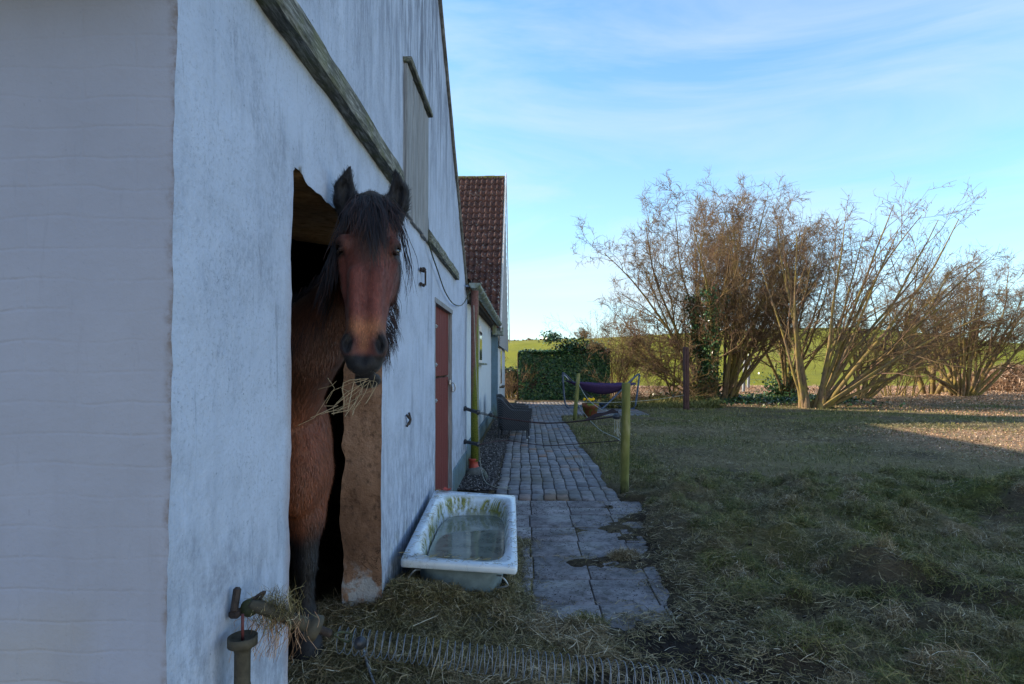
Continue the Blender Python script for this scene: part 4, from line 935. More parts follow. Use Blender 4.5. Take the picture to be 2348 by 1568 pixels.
# ---------------------------------------------------------------- spring gate across the doorway (nearest things)
ins = PX(545, 1393, WX+.02); ibr = thing('wall_insulator', 'mossy wall insulator with splintered bracket low on the barn wall, left of the doorway', 'insulator', tuple(ins))
b = MB(); b.box(ins+Vector((0, -.012, .026)), (.018, .022, .065), Matrix.Rotation(R(-18), 3, 'X'), .006); b.box(ins+Vector((.0, -.012, -.01)), (.03, .03, .022), None, .006); b.link('bracket', M['iron'], ibr)
MB().lathe([(.006, -.024), (.023, -.022), (.023, -.014), (.013, -.010), (.013, .010), (.023, .014), (.023, .022), (.006, .024)], ins+Vector((.035, .01, -.0)), 16, Matrix.Rotation(R(80), 3, 'X')).link('spool', M['green_i'], ibr, True)
hh = PX(556, 1468, WX+.06); h2_ = PX(556, 1408, WX+.06)
t = thing('gate_handle', 'rusty insulated gate handle hanging upright below the wall insulator', 'gate handle', tuple(hh))
MB().lathe([(.020, -.34), (.020, -.25), (.0215, -.245), (.0215, -.235), (.020, -.23), (.020, -.13), (.0215, -.125), (.0215, -.115), (.020, -.11), (.020, -.03), (.023, -.018), (.037, -.011), (.037, .011), (.034, .013), (.031, .003), (.006, .001)], hh, 24).link('grip', M['gripg'], t, True)
MB().tube([hh, h2_], .004, 8).link('rod', M['redrod'], t, True)
ga, gb = PY(598, 1392, 1.60), PY(724, 1440, 1.66); d_ = (gb-ga); L_ = d_.length; q = d_.normalized().to_track_quat('Z', 'Y').to_matrix()
t = thing('gate_handle', 'thick grey gate handle lying across the doorway under the straw clump', 'gate handle', tuple(ga))
MB().lathe([(.010, -.03), (.018, 0), (.0165, L_*.3), (.0175, L_*.75), (.020, L_*.78), (.020, L_*.86), (.033, L_*.87), (.036, L_*1.03), (.03, L_*1.04), (.02, L_*1.0), (.005, L_*.98)], ga, 24, q).link('grip', M['gripg'], t, True)
sa = gb+d_.normalized()*.055
prof = [(.0105 if k % 2 else .0125, k*.0035) for k in range(14)]; MB().lathe([(.002, 0)]+prof+[(.002, .05)], gb, 14, q).link('threaded_rod', M['iron'], t, True)
lp = PY(806, 1462, 1.74); b = MB(); b.tube(curve([sa, sa.lerp(lp, .3)+Vector((0, 0, .010)), sa.lerp(lp, .9)+Vector((0, 0, .012)), lp, sa.lerp(lp, .7)+Vector((0, 0, -.014)), sa], 6), .003, 6); b.link('loop', M['green_i'], t)
MB().tube(curve([ins+Vector((.05, .0, .01)), ins+Vector((.07, .01, .04)), ga+Vector((-.02, 0, .02)), ga], 5), .004, 6).link('hook', M['iron'], t)
kb = PY(826, 1474, 1.72); q2 = Matrix.Rotation(R(70), 3, 'X')
tag(MB().lathe([(.002, -.018), (.012, -.015), (.018, -.006), (.018, .006), (.010, .016), (.009, .02), (.002, .021)], kb, 16, q2).link('end_knob', M['black'], None, True), 'small black end knob inside the left end of the coiled spring', 'knob')
pts = [PY(770, 1466, 1.78), PY(900, 1482, 1.72), PY(1050, 1504, 1.66), PY(1250, 1528, 1.60), PY(1450, 1553, 1.56), PY(1660, 1590, 1.52), PY(1800, 1625, 1.5)]
C_ = curve(pts, 40); cum = [0]
for i in range(1, len(C_)): cum.append(cum[-1]+(C_[i]-C_[i-1]).length)
tot = cum[-1]; turns = 58; per = 16; P_ = []
arr = np.array([tuple(p) for p in C_])
for i in range(turns*per+1):
    s_ = (i/(turns*per)); s_ = (s_**.92)*tot; c_ = Vector([np.interp(s_, cum, arr[:, k]) for k in range(3)]); a = 2*math.pi*i/per; rad = .036
    P_.append(c_+Vector((.10*rad*math.sin(a), rad*math.cos(a), rad*math.sin(a))))
tag(MB().tube(P_, .0013, 5).link('coil_spring', M['wire'], None, True), 'long stretched galvanised coil spring of the electric gate across the foreground', 'spring')
o = tag(MB().grid(rock(tuple(PZ(1100, 1440, .05)), (.13, .09, .07), 6, .3, 20, 14), True).link('stone', M['stone'], None, True), 'pale rough stone half buried in straw in front of the bathtub', 'stone')
st = PZ(845, 1520, .12); tag(MB().tube(curve([PZ(828, 1490, .1)+Vector((0, 0, .06)), PZ(838, 1525, .1)+Vector((0, 0, .03)), PZ(862, 1580, .1)], 4), .006, 6).link('stick', M['board']), 'pale bare stick lying in the straw below the spring end', 'stick')
# ---------------------------------------------------------------- horse (one continuous surface from a blended field)
Hs = 0.0068
gmin = np.array([-2.25, 1.95, .06]); gmax = np.array([-.30, 4.05, 2.33]); dim = np.ceil((gmax-gmin)/Hs).astype(int)+1
D = np.full(dim, .5, np.float32)
AX = [gmin[i]+Hs*np.arange(dim[i]) for i in range(3)]
def sub(lo, hi):
    a = np.clip(np.floor((np.asarray(lo)-gmin)/Hs).astype(int), 0, dim-1); b_ = np.clip(np.ceil((np.asarray(hi)-gmin)/Hs).astype(int)+1, 1, dim)
    s_ = tuple(slice(a[i], b_[i]) for i in range(3))
    return s_, np.stack(np.meshgrid(*[AX[i][s_[i]].astype(np.float32) for i in range(3)], indexing='ij', copy=False), -1)
def smin(a, b_, k):
    h = np.clip(.5+.5*(b_-a)/k, 0, 1); return b_*(1-h)+a*h-k*h*(1-h)
def union(s_, d, k): D[s_] = smin(D[s_], d, k)
def carve(s_, d, k): D[s_] = -smin(-D[s_], d, k)
def cone(a, b_, ra, rb, k=.03, sq=None, cut=False):
    a, b_ = np.array(a, float), np.array(b_, float); m = max(ra, rb)+k+.03
    s_, P = sub(np.minimum(a, b_)-m, np.maximum(a, b_)+m); ba = b_-a; pa = P-a
    h = np.clip((pa @ ba)/(ba @ ba), 0, 1); q = pa-h[..., None]*ba
    if sq is not None:                       # flatten along direction sq[0] by factor sq[1]
        n = np.array(sq[0], float); n /= np.linalg.norm(n); c = q @ n; q = q+(c*(sq[1]-1))[..., None]*n
    d = np.linalg.norm(q, axis=-1)-(ra+(rb-ra)*h)
    (carve if cut else union)(s_, d.astype(np.float32), k)
def ell(c, r, B=None, k=.03, cut=False):
    c = np.array(c, float); r = np.array(r, float); B = np.eye(3) if B is None else np.array(B); m = r.max()+k+.02
    s_, P = sub(c-m, c+m); q = (P-c) @ B.T; n = np.linalg.norm(q/r, axis=-1); g = np.linalg.norm(q/(r*r), axis=-1)+1e-6
    d = n*(n-1)/g; (carve if cut else union)(s_, d.astype(np.float32), k)
# head frame: u across (picture right), v up the face, w out of the face
O = np.array(PY(849, 462, 2.30)); mz = np.array(PY(834, 800, 2.17))
vv = O-mz; vv = vv/np.linalg.norm(vv); ww = np.array([.20, -1, 0.0]); ww = ww-vv*(ww @ vv); ww /= np.linalg.norm(ww); uu = np.cross(vv, ww); uu /= np.linalg.norm(uu)
if uu[0] < 0: uu = -uu
HB = np.stack([uu, vv, ww]); SC = 1.045
def hp(u, v, w_): return O+(u*uu+v*vv+w_*ww)*SC
TV = [-.668, -.645, -.62, -.59, -.55, -.50, -.45, -.39, -.32, -.25, -.19, -.12, -.05, 0, .03, .05]
TA = [.010, .042, .060, .071, .076, .071, .072, .080, .091, .101, .108, .106, .096, .080, .055, .01]
TF = [-.062, -.036, -.014, .000, .010, .012, .016, .022, .030, .036, .038, .032, .012, -.010, -.035, -.06]
TB = [-.070, -.090, -.105, -.115, -.122, -.125, -.135, -.165, -.215, -.262, -.275, -.26, -.22, -.18, -.14, -.09]
s_, P = sub(hp(0, -.32, -.1)-.52, hp(0, -.32, -.1)+.52); q = ((P-O) @ HB.T)/SC; u, v, w_ = q[..., 0], q[..., 1], q[..., 2]
a = np.interp(v, TV, TA); f_ = np.interp(v, TV, TF); b_ = np.interp(v, TV, TB); wc = (f_+b_)/2; hb = (f_-b_)/2
tw = np.clip((w_-wc)/hb, -1, 1)            # narrower towards the nose bridge and the lower jaw
aw = a*np.where(tw > 0, 1-.10*tw**3, 1-.22*tw**2)
n = ((np.abs(u)/aw)**2.5+(np.abs(w_-wc)/hb)**2.5)**(1/2.5); d = (n-1)*np.minimum(a, hb)
d = np.maximum(d, np.maximum(v-.05, -.668-v)); union(s_, d.astype(np.float32)*SC, .02)
for sg in (-1, 1):
    ell(hp(sg*.070, -.255, -.165), (.040, .105, .085), HB, .04)                      # cheek
    ell(hp(sg*.088, -.172, .000), (.030, .034, .032), HB, .025)                      # brow
    cone(hp(sg*.098, -.225, -.035), hp(sg*.072, -.37, -.03), .013, .008, .025)        # face crest
    cone(hp(sg*.038, -.30, .022), hp(sg*.036, -.50, .006), .022, .018, .03)           # nose bridge
    ell(hp(sg*.085, -.10, -.02), (.022, .05, .03), HB, .03, True)                    # hollow over the eye
    ell(hp(sg*.052, -.558, -.008), (.032, .052, .036), HB, .022)                      # nostril wing
    ell(hp(sg*.057, -.562, .028), (.0125, .030, .030), HB @ Matrix.Rotation(sg*.35, 3, 'Z') if False else HB, .012, True)
    ell(hp(sg*.046, -.540, .024), (.009, .018, .020), HB, .010, True)
    ell(hp(sg*.106, -.192, -.006), (.020, .0165, .020), HB, .010, True)              # eye opening
    cone(hp(sg*.112, -.176, .012), hp(sg*.116, -.186, -.022), .007, .005, .010)       # upper lid
    cone(hp(sg*.100, -.205, .014), hp(sg*.112, -.205, -.016), .006, .005, .010)       # lower lid
    # ears
    e0, e1, e2, e3 = hp(sg*.080, -.045, -.07), hp(sg*.098, .028, -.065), hp(sg*.104, .082, -.06), hp(sg*.086, .168, -.048)
    cone(e0, e1, .040, .046, .02, (ww, 1.3)); cone(e1, e2, .046, .039, .012, (ww, 1.5)); cone(e2, e3, .038, .006, .012, (ww, 1.3))
    cone(hp(sg*.094, .0, -.026), hp(sg*.099, .070, -.024), .020, .028, .010, None, True); cone(hp(sg*.099, .070, -.024), hp(sg*.089, .140, -.028), .028, .004, .010, None, True)
ell(hp(0, -.622, -.022), (.060, .042, .040), HB, .025)                                # upper lip
ell(hp(.012, -.672, -.070), (.046, .026, .044), HB, .02)                              # lower lip
ell(hp(.038, -.668, -.050), (.022, .020, .034), HB, .015)
ell(hp(0, -.645, -.060), (.085, .0055, .06), HB, .006, True)                          # mouth line
ell(hp(0, -.60, .020), (.010, .035, .018), HB, .02, True)                             # groove between the nostrils
cone(hp(0, -.01, -.06), hp(0, -.03, -.15), .075, .09, .05)                            # poll
# neck, trunk, legs (metres, in the world)
fd = np.array([.42, -.907, 0]); ls = np.array([.907, .42, 0]); CH = np.array([-1.24, 2.90, 1.02])
nk0, nk1, nk2, nk3 = hp(0, -.09, -.15), hp(-.01, -.16, -.34), np.array([-1.02, 2.68, 1.58]), CH+[0, .0, .32]
cone(nk0, nk1, .105, .125, .06, (uu, 1.25)); cone(nk1, nk2, .135, .175, .08, (uu, 1.15)); cone(nk2, nk3, .175, .22, .08)
ell(CH-fd*.18, (.24, .30, .34), np.stack([ls, fd, [0, 0, 1]]), .08)
ell(CH-fd*.62+[0, 0, .08], (.30, .50, .36), np.stack([ls, fd, [0, 0, 1]]), .10)
for sg in (-1, 1):
    ell(CH+ls*sg*.10+fd*.10+[0, 0, -.02], (.12, .10, .22), np.stack([ls, fd, [0, 0, 1]]), .06)      # breast
    ell(CH+ls*sg*.175-fd*.06+[0, 0, .05], (.11, .16, .30), np.stack([ls, fd, [0, 0, 1]]), .06)       # shoulder
kz = .52; off = [np.array([0, 0, 0]), np.array([.0, .0, 0])]
for sg, sh_ in ((1, np.array([0, 0, 0.])), (-1, np.array([-.03, .12, 0.]))):
    B0 = CH+ls*sg*.15+sh_
    A = lambda x, z, l=0.0: np.array([B0[0], B0[1], 0])+fd*x+ls*l*sg+[0, 0, z]
    cone(A(-.03, .95), A(-.01, .74), .125, .092, .06); cone(A(-.01, .74), A(.0, .56), .090, .062, .04)
    ell(A(.005, .515), (.058, .060, .070), np.stack([ls, fd, [0, 0, 1]]), .03)                         # knee
    cone(A(.0, .48), A(.0, .30), .050, .046, .03); ell(A(-.005, .27), (.052, .060, .055), np.stack([ls, fd, [0, 0, 1]]), .03)
    cone(A(.0, .26), A(.08, .17), .050, .055, .03); cone(A(.08, .175), A(.115, .12), .062, .078, .02)
    cone(A(-.05, .27), A(-.065, .17), .035, .030, .04)                                                 # feather behind the fetlock
def nets(D, lo, h):
    ins = D < 0; vid = {}; cells = []; pts = []; wts = []
    for ax in range(3):
        sa = [slice(None)]*3; sb = [slice(None)]*3; sa[ax] = slice(0, -1); sb[ax] = slice(1, None)
        cr = np.argwhere(ins[tuple(sa)] != ins[tuple(sb)]); i2 = cr.copy(); i2[:, ax] += 1
        da, db = D[tuple(cr.T)], D[tuple(i2.T)]; t = da/(da-db); p = cr.astype(np.float32); p[:, ax] += t
        cells.append((cr, p, ins[tuple(cr.T)]))
    dm = np.array(D.shape); keyf = lambda c: (c[:, 0]*dm[1]+c[:, 1])*dm[2]+c[:, 2]
    K = []; Pp = []
    for ax, (cr, p, s0) in enumerate(cells):
        o1, o2 = [(1, 2), (2, 0), (0, 1)][ax]
        for da_ in (0, 1):
            for db_ in (0, 1):
                c = cr.copy(); c[:, o1] -= da_; c[:, o2] -= db_; K.append(keyf(c)); Pp.append(p)
    Kc = np.concatenate(K); Pc = np.concatenate(Pp); uk, inv = np.unique(Kc, return_inverse=True); cnt = np.bincount(inv).astype(np.float32)
    V = np.stack([np.bincount(inv, Pc[:, k])/cnt for k in range(3)], -1)*h+lo; Fc = []; q = 0
    for ax, (cr, p, s0) in enumerate(cells):
        n = len(cr); id_ = [inv[q+j*n:q+(j+1)*n] for j in range(4)]; q += 4*n      # order (0,0),(0,1),(1,0),(1,1)
        f = np.stack([id_[0], id_[2], id_[3], id_[1]], -1); f = np.where(s0[:, None], f, f[:, ::-1]); Fc.append(f)
    return V, np.concatenate(Fc)
HV, HF = nets(D, gmin, Hs); del D
def coatcol(P):
    q = ((P-O) @ HB.T)/SC; u, v, w_ = q[:, 0], q[:, 1], q[:, 2]; head = (np.linalg.norm(q-[0, -.3, -.08], axis=1) < .53) & (w_ > -.26) & (v > -.72)
    n = fbm(P[:, 0]*6, P[:, 1]*6, P[:, 2]*6, 4, 5)[:, None]; n2 = fbm(P[:, 0]*22, P[:, 1]*22, P[:, 2]*12, 3, 6)[:, None]
    blk = np.array([.010, .010, .013]); red = np.array([.175, .058, .028]); dk = np.array([.065, .030, .022]); tan = np.array([.42, .17, .08]); mar = np.array([.21, .062, .050])
    def mixc(a, b, t): t = np.asarray(t); t = t[:, None] if t.ndim == 1 else t; return a+(b-a)*t
    z = P[:, 2]; c = mixc(np.tile(red, (len(P), 1)), blk, 1-sst(.60, .76, z+.05*n[:, 0]))                 # black points
    c = mixc(c, dk, sst(1.15, 1.45, z)*.85)
    fc = np.tile(dk, (len(P), 1)); fc = mixc(fc, mar, sst(-.16, -.30, v)*np.clip(1.2-np.abs(u)*6, 0, 1)*.9)
    fc = mixc(fc, dk*.7, np.exp(-((u+.005)/.03)**2-((v+.2)/.1)**2)*.8)
    fc = mixc(fc, tan, np.exp(-((v+.498)/.034)**2)*sst(-.10, .0, w_)*.9); fc = mixc(fc, tan*.8, np.exp(-((v+.545)/.045)**2-(u/.020)**2)*.9)
    fc = mixc(fc, mar*.9, np.exp(-((np.abs(u)-.08)/.03)**2)*sst(-.42, -.30, v)*.5)
    mzl = np.maximum(sst(-.575, -.605, v), np.exp(-((np.abs(u)-.058)/.028)**2-((v+.555)/.055)**2)*1.4); fc = mixc(fc, blk, np.clip(mzl, 0, 1))
    fc = mixc(fc, blk, np.exp(-((np.abs(u)-.106)/.022)**2-((v+.195)/.028)**2)*1.0); fc = mixc(fc, blk, sst(-.03, .01, v)); fc = mixc(fc, blk, sst(.07, .09, np.abs(u))*sst(-.09, -.05, v))
    c = np.where(head[:, None], fc, c); return np.clip(c*(1+.35*n+.25*n2), .003, 1)
hcol = coatcol(HV)
horse = thing('horse', 'dark bay horse with black mane looking out of the stable doorway, hay in its mouth', 'horse', (float(CH[0]), float(CH[1]), .1))
body = relparent(npmesh('body', HV, HF, M['coat'], smooth=True, col=hcol), horse)
sm = body.modifiers.new('smooth', 'SMOOTH'); sm.factor = .5; sm.iterations = 3
for sg in (-1, 1):
    b = MB(); b.lathe([(.0005, -.0175)]+[(.0175*math.cos(a), .0175*math.sin(a)) for a in np.linspace(-1.4, 1.4, 12)]+[(.0005, .0175)], hp(sg*.0965, -.1925, -.005), 20); b.link('eye', M['eye'], horse, True)
# short coat hair standing off the surface, then mane and forelock
rg = np.random.default_rng(3)
ce = HV[HF].mean(1); e1 = HV[HF[:, 2]]-HV[HF[:, 0]]; e2 = HV[HF[:, 3]]-HV[HF[:, 1]]; nn_ = np.cross(e1, e2); ar = np.linalg.norm(nn_, axis=1); nn_ /= ar[:, None]+1e-12
vis = (ce[:, 1] < 3.25) & (ce[:, 2] > .1); wgt = ar*vis*np.where((nn_ @ np.array([.3, -.95, 0])) > -.55, 1, .05)
qh = ((ce-O) @ HB.T)/SC; ish = (np.linalg.norm(qh-[0, -.3, -.08], axis=1) < .46) & (qh[:, 2] > -.26)
eyed = np.minimum(np.linalg.norm(qh-[.106, -.192, 0], axis=1), np.linalg.norm(qh-[-.106, -.192, 0], axis=1)); wgt = wgt*(eyed > .024)*np.where(ish, 1.6, 1)
NH = 90000; pk = rg.choice(len(ce), NH, p=wgt/wgt.sum()); p0 = ce[pk]+rg.normal(0, .002, (NH, 3)); nr = nn_[pk]; hd = ish[pk]; qq = qh[pk]
ln = np.where(hd, .008+.008*rg.random(NH), .012+.018*rg.random(NH)); ear = hd & (qq[:, 1] > -.02) & (np.abs(qq[:, 0]) > .05); ln = np.where(ear, .010+.02*rg.random(NH), ln)
muz = hd & (qq[:, 1] < -.56); ln = np.where(muz, .004, ln); jaw = hd & (qq[:, 2] < -.12) & (qq[:, 1] < -.15); ln = np.where(jaw, ln*2.4, ln)
flow = np.where(hd[:, None], -vv[None, :], np.array([.05, -.1, -1])[None, :]); flow = np.where(ear[:, None], vv[None, :], flow)
flow = flow-nr*(flow*nr).sum(1)[:, None]; flow /= np.linalg.norm(flow, axis=1)[:, None]+1e-6
dr = flow*.9+nr*np.where(ear, .5, .28)[:, None]+rg.normal(0, .16, (NH, 3)); dr /= np.linalg.norm(dr, axis=1)[:, None]
sd = np.cross(dr, nr); sd /= np.linalg.norm(sd, axis=1)[:, None]+1e-6; wd = np.where(hd, .0009, .0014)[:, None]
Vh = np.stack([p0-sd*wd, p0+sd*wd, p0+dr*ln[:, None]+np.array([0, 0, -.1])*ln[:, None]], 1).reshape(-1, 3)
relparent(npmesh('coat_hair', Vh, np.arange(NH*3).reshape(-1, 3), M['fur'], col=np.repeat(coatcol(p0), 3, 0)), horse)['kind'] = 'stuff'
def locks(name, roots, tips, bulge, n, seed, r=.0016, wav=.006, seg=9):
    r_ = np.random.default_rng(seed); R_ = np.array(roots); T_ = np.array(tips); V = []; Fc = []
    m = len(R_); sel = r_.random(n)*(m-1); i0 = sel.astype(int); fr = (sel-i0)[:, None]
    a = R_[i0]*(1-fr)+R_[i0+1]*fr+r_.normal(0, .008, (n, 3)); b_ = T_[i0]*(1-fr)+T_[i0+1]*fr; cl = np.floor(sel*5.0)
    b_ = b_+np.stack([np.sin(cl*12.9)*.030, np.sin(cl*7.3)*.02, np.sin(cl*3.7)*.03], -1)+r_.normal(0, .012, (n, 3))
    L_ = (.6+.5*r_.random(n))[:, None]; t = np.linspace(0, 1, seg)[None, :, None]; ph = (cl*2.1+r_.normal(0, .5, n))[:, None, None]
    bu = np.array(bulge)[None, None, :]; C = a[:, None]+(b_-a)[:, None]*t*L_[:, None]+bu*(4*t*(1-t))**.8*(.6+.5*r_.random((n, 1, 1)))+np.array([0, 0, -.02])*t**2
    C = C+wav*np.sin(t*9+ph)*t*uu[None, None, :]+wav*np.cos(t*8+ph)*t*ww[None, None, :]
    s1 = np.cross(C[:, -1]-C[:, 0], ww); s1 /= np.linalg.norm(s1, axis=1)[:, None]+1e-6; wd = (r*(1-.8*t**2))
    Lf = C-s1[:, None]*wd; Rt = C+s1[:, None]*wd; V = np.stack([Lf, Rt], 2).reshape(-1, 3)
    base = (np.arange(n)*seg*2)[:, None]+np.arange(seg-1)[None, :]*2; Fc = np.stack([base, base+1, base+3, base+2], -1).reshape(-1, 4)
    return relparent(npmesh(name, V, Fc, M['mane']), horse)
locks('forelock', [hp(u, .035-.25*abs(u), -.03-.3*abs(u)) for u in (-.060, -.04, -.015, .015, .04, .065)], [hp(-.120, -.14, .0), hp(-.085, -.10, .05), hp(-.02, -.125, .068), hp(.03, -.165, .068), hp(.07, -.10, .055), hp(.108, -.12, .02)], ww*.022+vv*.018, 620, 1, .0014, .009)
locks('forelock', [hp(.075, .0, -.05), hp(.10, -.03, -.06)], [hp(.145, -.36, -.05), hp(.135, -.30, -.03)], uu*.02, 22, 2, .0013, .008)
locks('forelock', [hp(-.02, .03, -.03), hp(.03, .03, -.03)], [hp(.02, -.27, .06), hp(.05, -.20, .075)], ww*.05, 160, 7, .0013, .008)
locks('mane', [hp(-.03, .03, -.06), hp(-.07, 0, -.10), hp(-.09, -.04, -.2), nk1+[-.06, 0, .12], nk2+[-.10, -.05, .16]], [hp(-.14, -.17, -.03), hp(-.155, -.27, -.06), hp(-.18, -.34, -.12), nk1+[-.12, -.12, -.20], nk2+[-.1, -.2, -.22]], -uu*.02, 800, 3, .0016)
locks('throat_hair', [hp(.085, -.27, -.16), hp(.07, -.42, -.14), hp(.05, -.55, -.12)], [hp(.10, -.36, -.16), hp(.085, -.50, -.14), hp(.055, -.62, -.12)], uu*.012, 300, 4, .0008, .004)
b = MB()
for sg in (-1, 1):                           # hoofs
    B0 = CH+ls*sg*.15+(np.array([-.03, .12, 0.]) if sg < 0 else 0)
    c = np.array([B0[0], B0[1], 0])+fd*.125; MB().lathe([(.02, .03), (.092, .03), (.088, .07), (.072, .145), (.02, .15)], (c[0], c[1], .05), 24, Matrix.Rotation(R(-12), 3, Vector(ls))).link('hoof', M['hoof'], horse, True)
# hay in the mouth
b = MB(); rr = random.Random(21); m0 = Vector(hp(.02, -.672, -.02))
ends = [(684, 975, 2.1), (712, 958, 2.12), (735, 950, 2.1), (745, 945, 2.1), (770, 925, 2.1), (790, 955, 2.08), (808, 952, 2.06), (838, 925, 2.06), (812, 930, 2.08), (775, 940, 2.1), (760, 948, 2.1), (848, 880, 2.05), (795, 905, 2.08), (782, 900, 2.1), (800, 880, 2.05), (730, 962, 2.1), (765, 915, 2.12), (842, 900, 2.06), (785, 925, 2.09), (750, 938, 2.1), (700, 966, 2.1), (820, 930, 2.06), (790, 935, 2.1), (775, 910, 2.1)]
for x, y, Y_ in ends[:12]:
    e_ = PY(x, y, Y_); s_ = m0+Vector((rr.uniform(-.035, .03), rr.uniform(-.02, .02), rr.uniform(-.01, .01))); k1 = s_.lerp(e_, rr.uniform(.25, .5))+Vector((rr.uniform(-.05, .05), 0, rr.uniform(-.05, .03))); k2 = s_.lerp(e_, rr.uniform(.6, .8))+Vector((rr.uniform(-.02, .02), 0, rr.uniform(-.03, .0)))
    b.tube([s_, k1, k2, e_] if rr.random() < .4 else curve([s_, k1, k2, e_], 3), rr.uniform(.0008, .0014), 4)
for k in range(7):
    c_ = PY(rr.uniform(745, 835), rr.uniform(885, 945), 2.09); a = rr.uniform(0, 3.1); L_ = rr.uniform(.02, .06); b.tube([c_-Vector((math.cos(a), 0, math.sin(a)))*L_, c_+Vector((.01, 0, .01)), c_+Vector((math.cos(a+.7), 0, math.sin(a+.7)))*L_], .0011, 3)
tag(b.link('hay_wisp', strandm('pale_hay', [(0, (.22, .17, .09)), (1, (.50, .40, .26))])), 'wisp of pale dry hay hanging from the horse\'s mouth', 'hay')
# ---------------------------------------------------------------- hazels and shrubs
def vnorm(v): return v/(np.linalg.norm(v)+1e-9)
def grow(rg, p, d, Ln, r, lev, P, out):
    n = P['seg'][lev]; pts = [p]; wob = P['wob'][lev]; up = P['up'][lev]; st = Ln/n; d = vnorm(d)
    for i in range(n):
        d = vnorm(d+rg.normal(0, wob, 3)+np.array([0, 0, up])/n+P['bias']*P['bw'][lev]/n); pts.append(pts[-1]+d*st)
    t = np.linspace(0, 1, n+1); rad = r*(1-.84*t) if lev < 2 else r*(1-.5*t); out[lev].append((pts, rad))
    if lev+1 >= P['lev']: return
    nc = P['kids'][lev]; nc = int(nc*rg.uniform(.75, 1.25)+.5); a0, a1 = P['t0'][lev], 1.0
    for k in range(nc):
        tt = a0+(a1-a0)*((k+rg.random())/nc); tt = min(tt, .98); i = min(int(tt*n), n-1); q = pts[i]+(pts[i+1]-pts[i])*(tt*n-i); dd = vnorm(pts[i+1]-pts[i])
        az = rg.normal(size=3); az = vnorm(az-dd*(az@dd)); an = rg.uniform(*P['ang'][lev]); nd = dd*math.cos(an)+az*math.sin(an)
        grow(rg, q, nd, P['len'][lev]*Ln*(1.15-.65*tt)*rg.uniform(.6, 1.25), max(P['rmin'], rad[i]*P['rk'][lev]), lev+1, P, out)
def tubes(polys, ns):
    Vs, Fs, b = [], [], 0
    by = {}
    for pts, rad in polys: by.setdefault(len(pts), []).append((pts, rad))
    for m, L_ in by.items():
        C = np.array([p for p, _ in L_]); Rr = np.array([r for _, r in L_]); N = len(L_)
        T = np.gradient(C, axis=1); T /= np.linalg.norm(T, axis=2, keepdims=True)+1e-9; ref = np.array([.31, .52, .79]); A = np.cross(T, ref); A /= np.linalg.norm(A, axis=2, keepdims=True)+1e-9; B = np.cross(T, A)
        an = np.arange(ns)*2*math.pi/ns; V = C[:, :, None]+(A[:, :, None]*np.cos(an)[None, None, :, None]+B[:, :, None]*np.sin(an)[None, None, :, None])*Rr[:, :, None, None]
        Vs.append(V.reshape(-1, 3)); base = b+(np.arange(N)*m*ns)[:, None, None]+(np.arange(m-1)*ns)[None, :, None]+np.arange(ns)[None, None, :]; nxt = b+(np.arange(N)*m*ns)[:, None, None]+(np.arange(m-1)*ns)[None, :, None]+((np.arange(ns)+1) % ns)[None, None, :]
        Fs.append(np.stack([base, nxt, nxt+ns, base+ns], -1).reshape(-1, 4)); b += V.size//3
    return np.concatenate(Vs), np.concatenate(Fs)
PD = dict(lev=4, seg=(9, 6, 4, 3), wob=(.08, .15, .22, .25), up=(.02, .08, .10, .1), bias=np.array([0., 0, 0]), bw=(.3, .1, 0, 0), kids=(9, 7, 5, 0), t0=(.22, .15, .12, 0), ang=((.35, .85), (.4, 1.0), (.4, 1.1)), len=(.46, .46, .5), rk=(.5, .55, .6), rmin=.0070, fuzz=2)
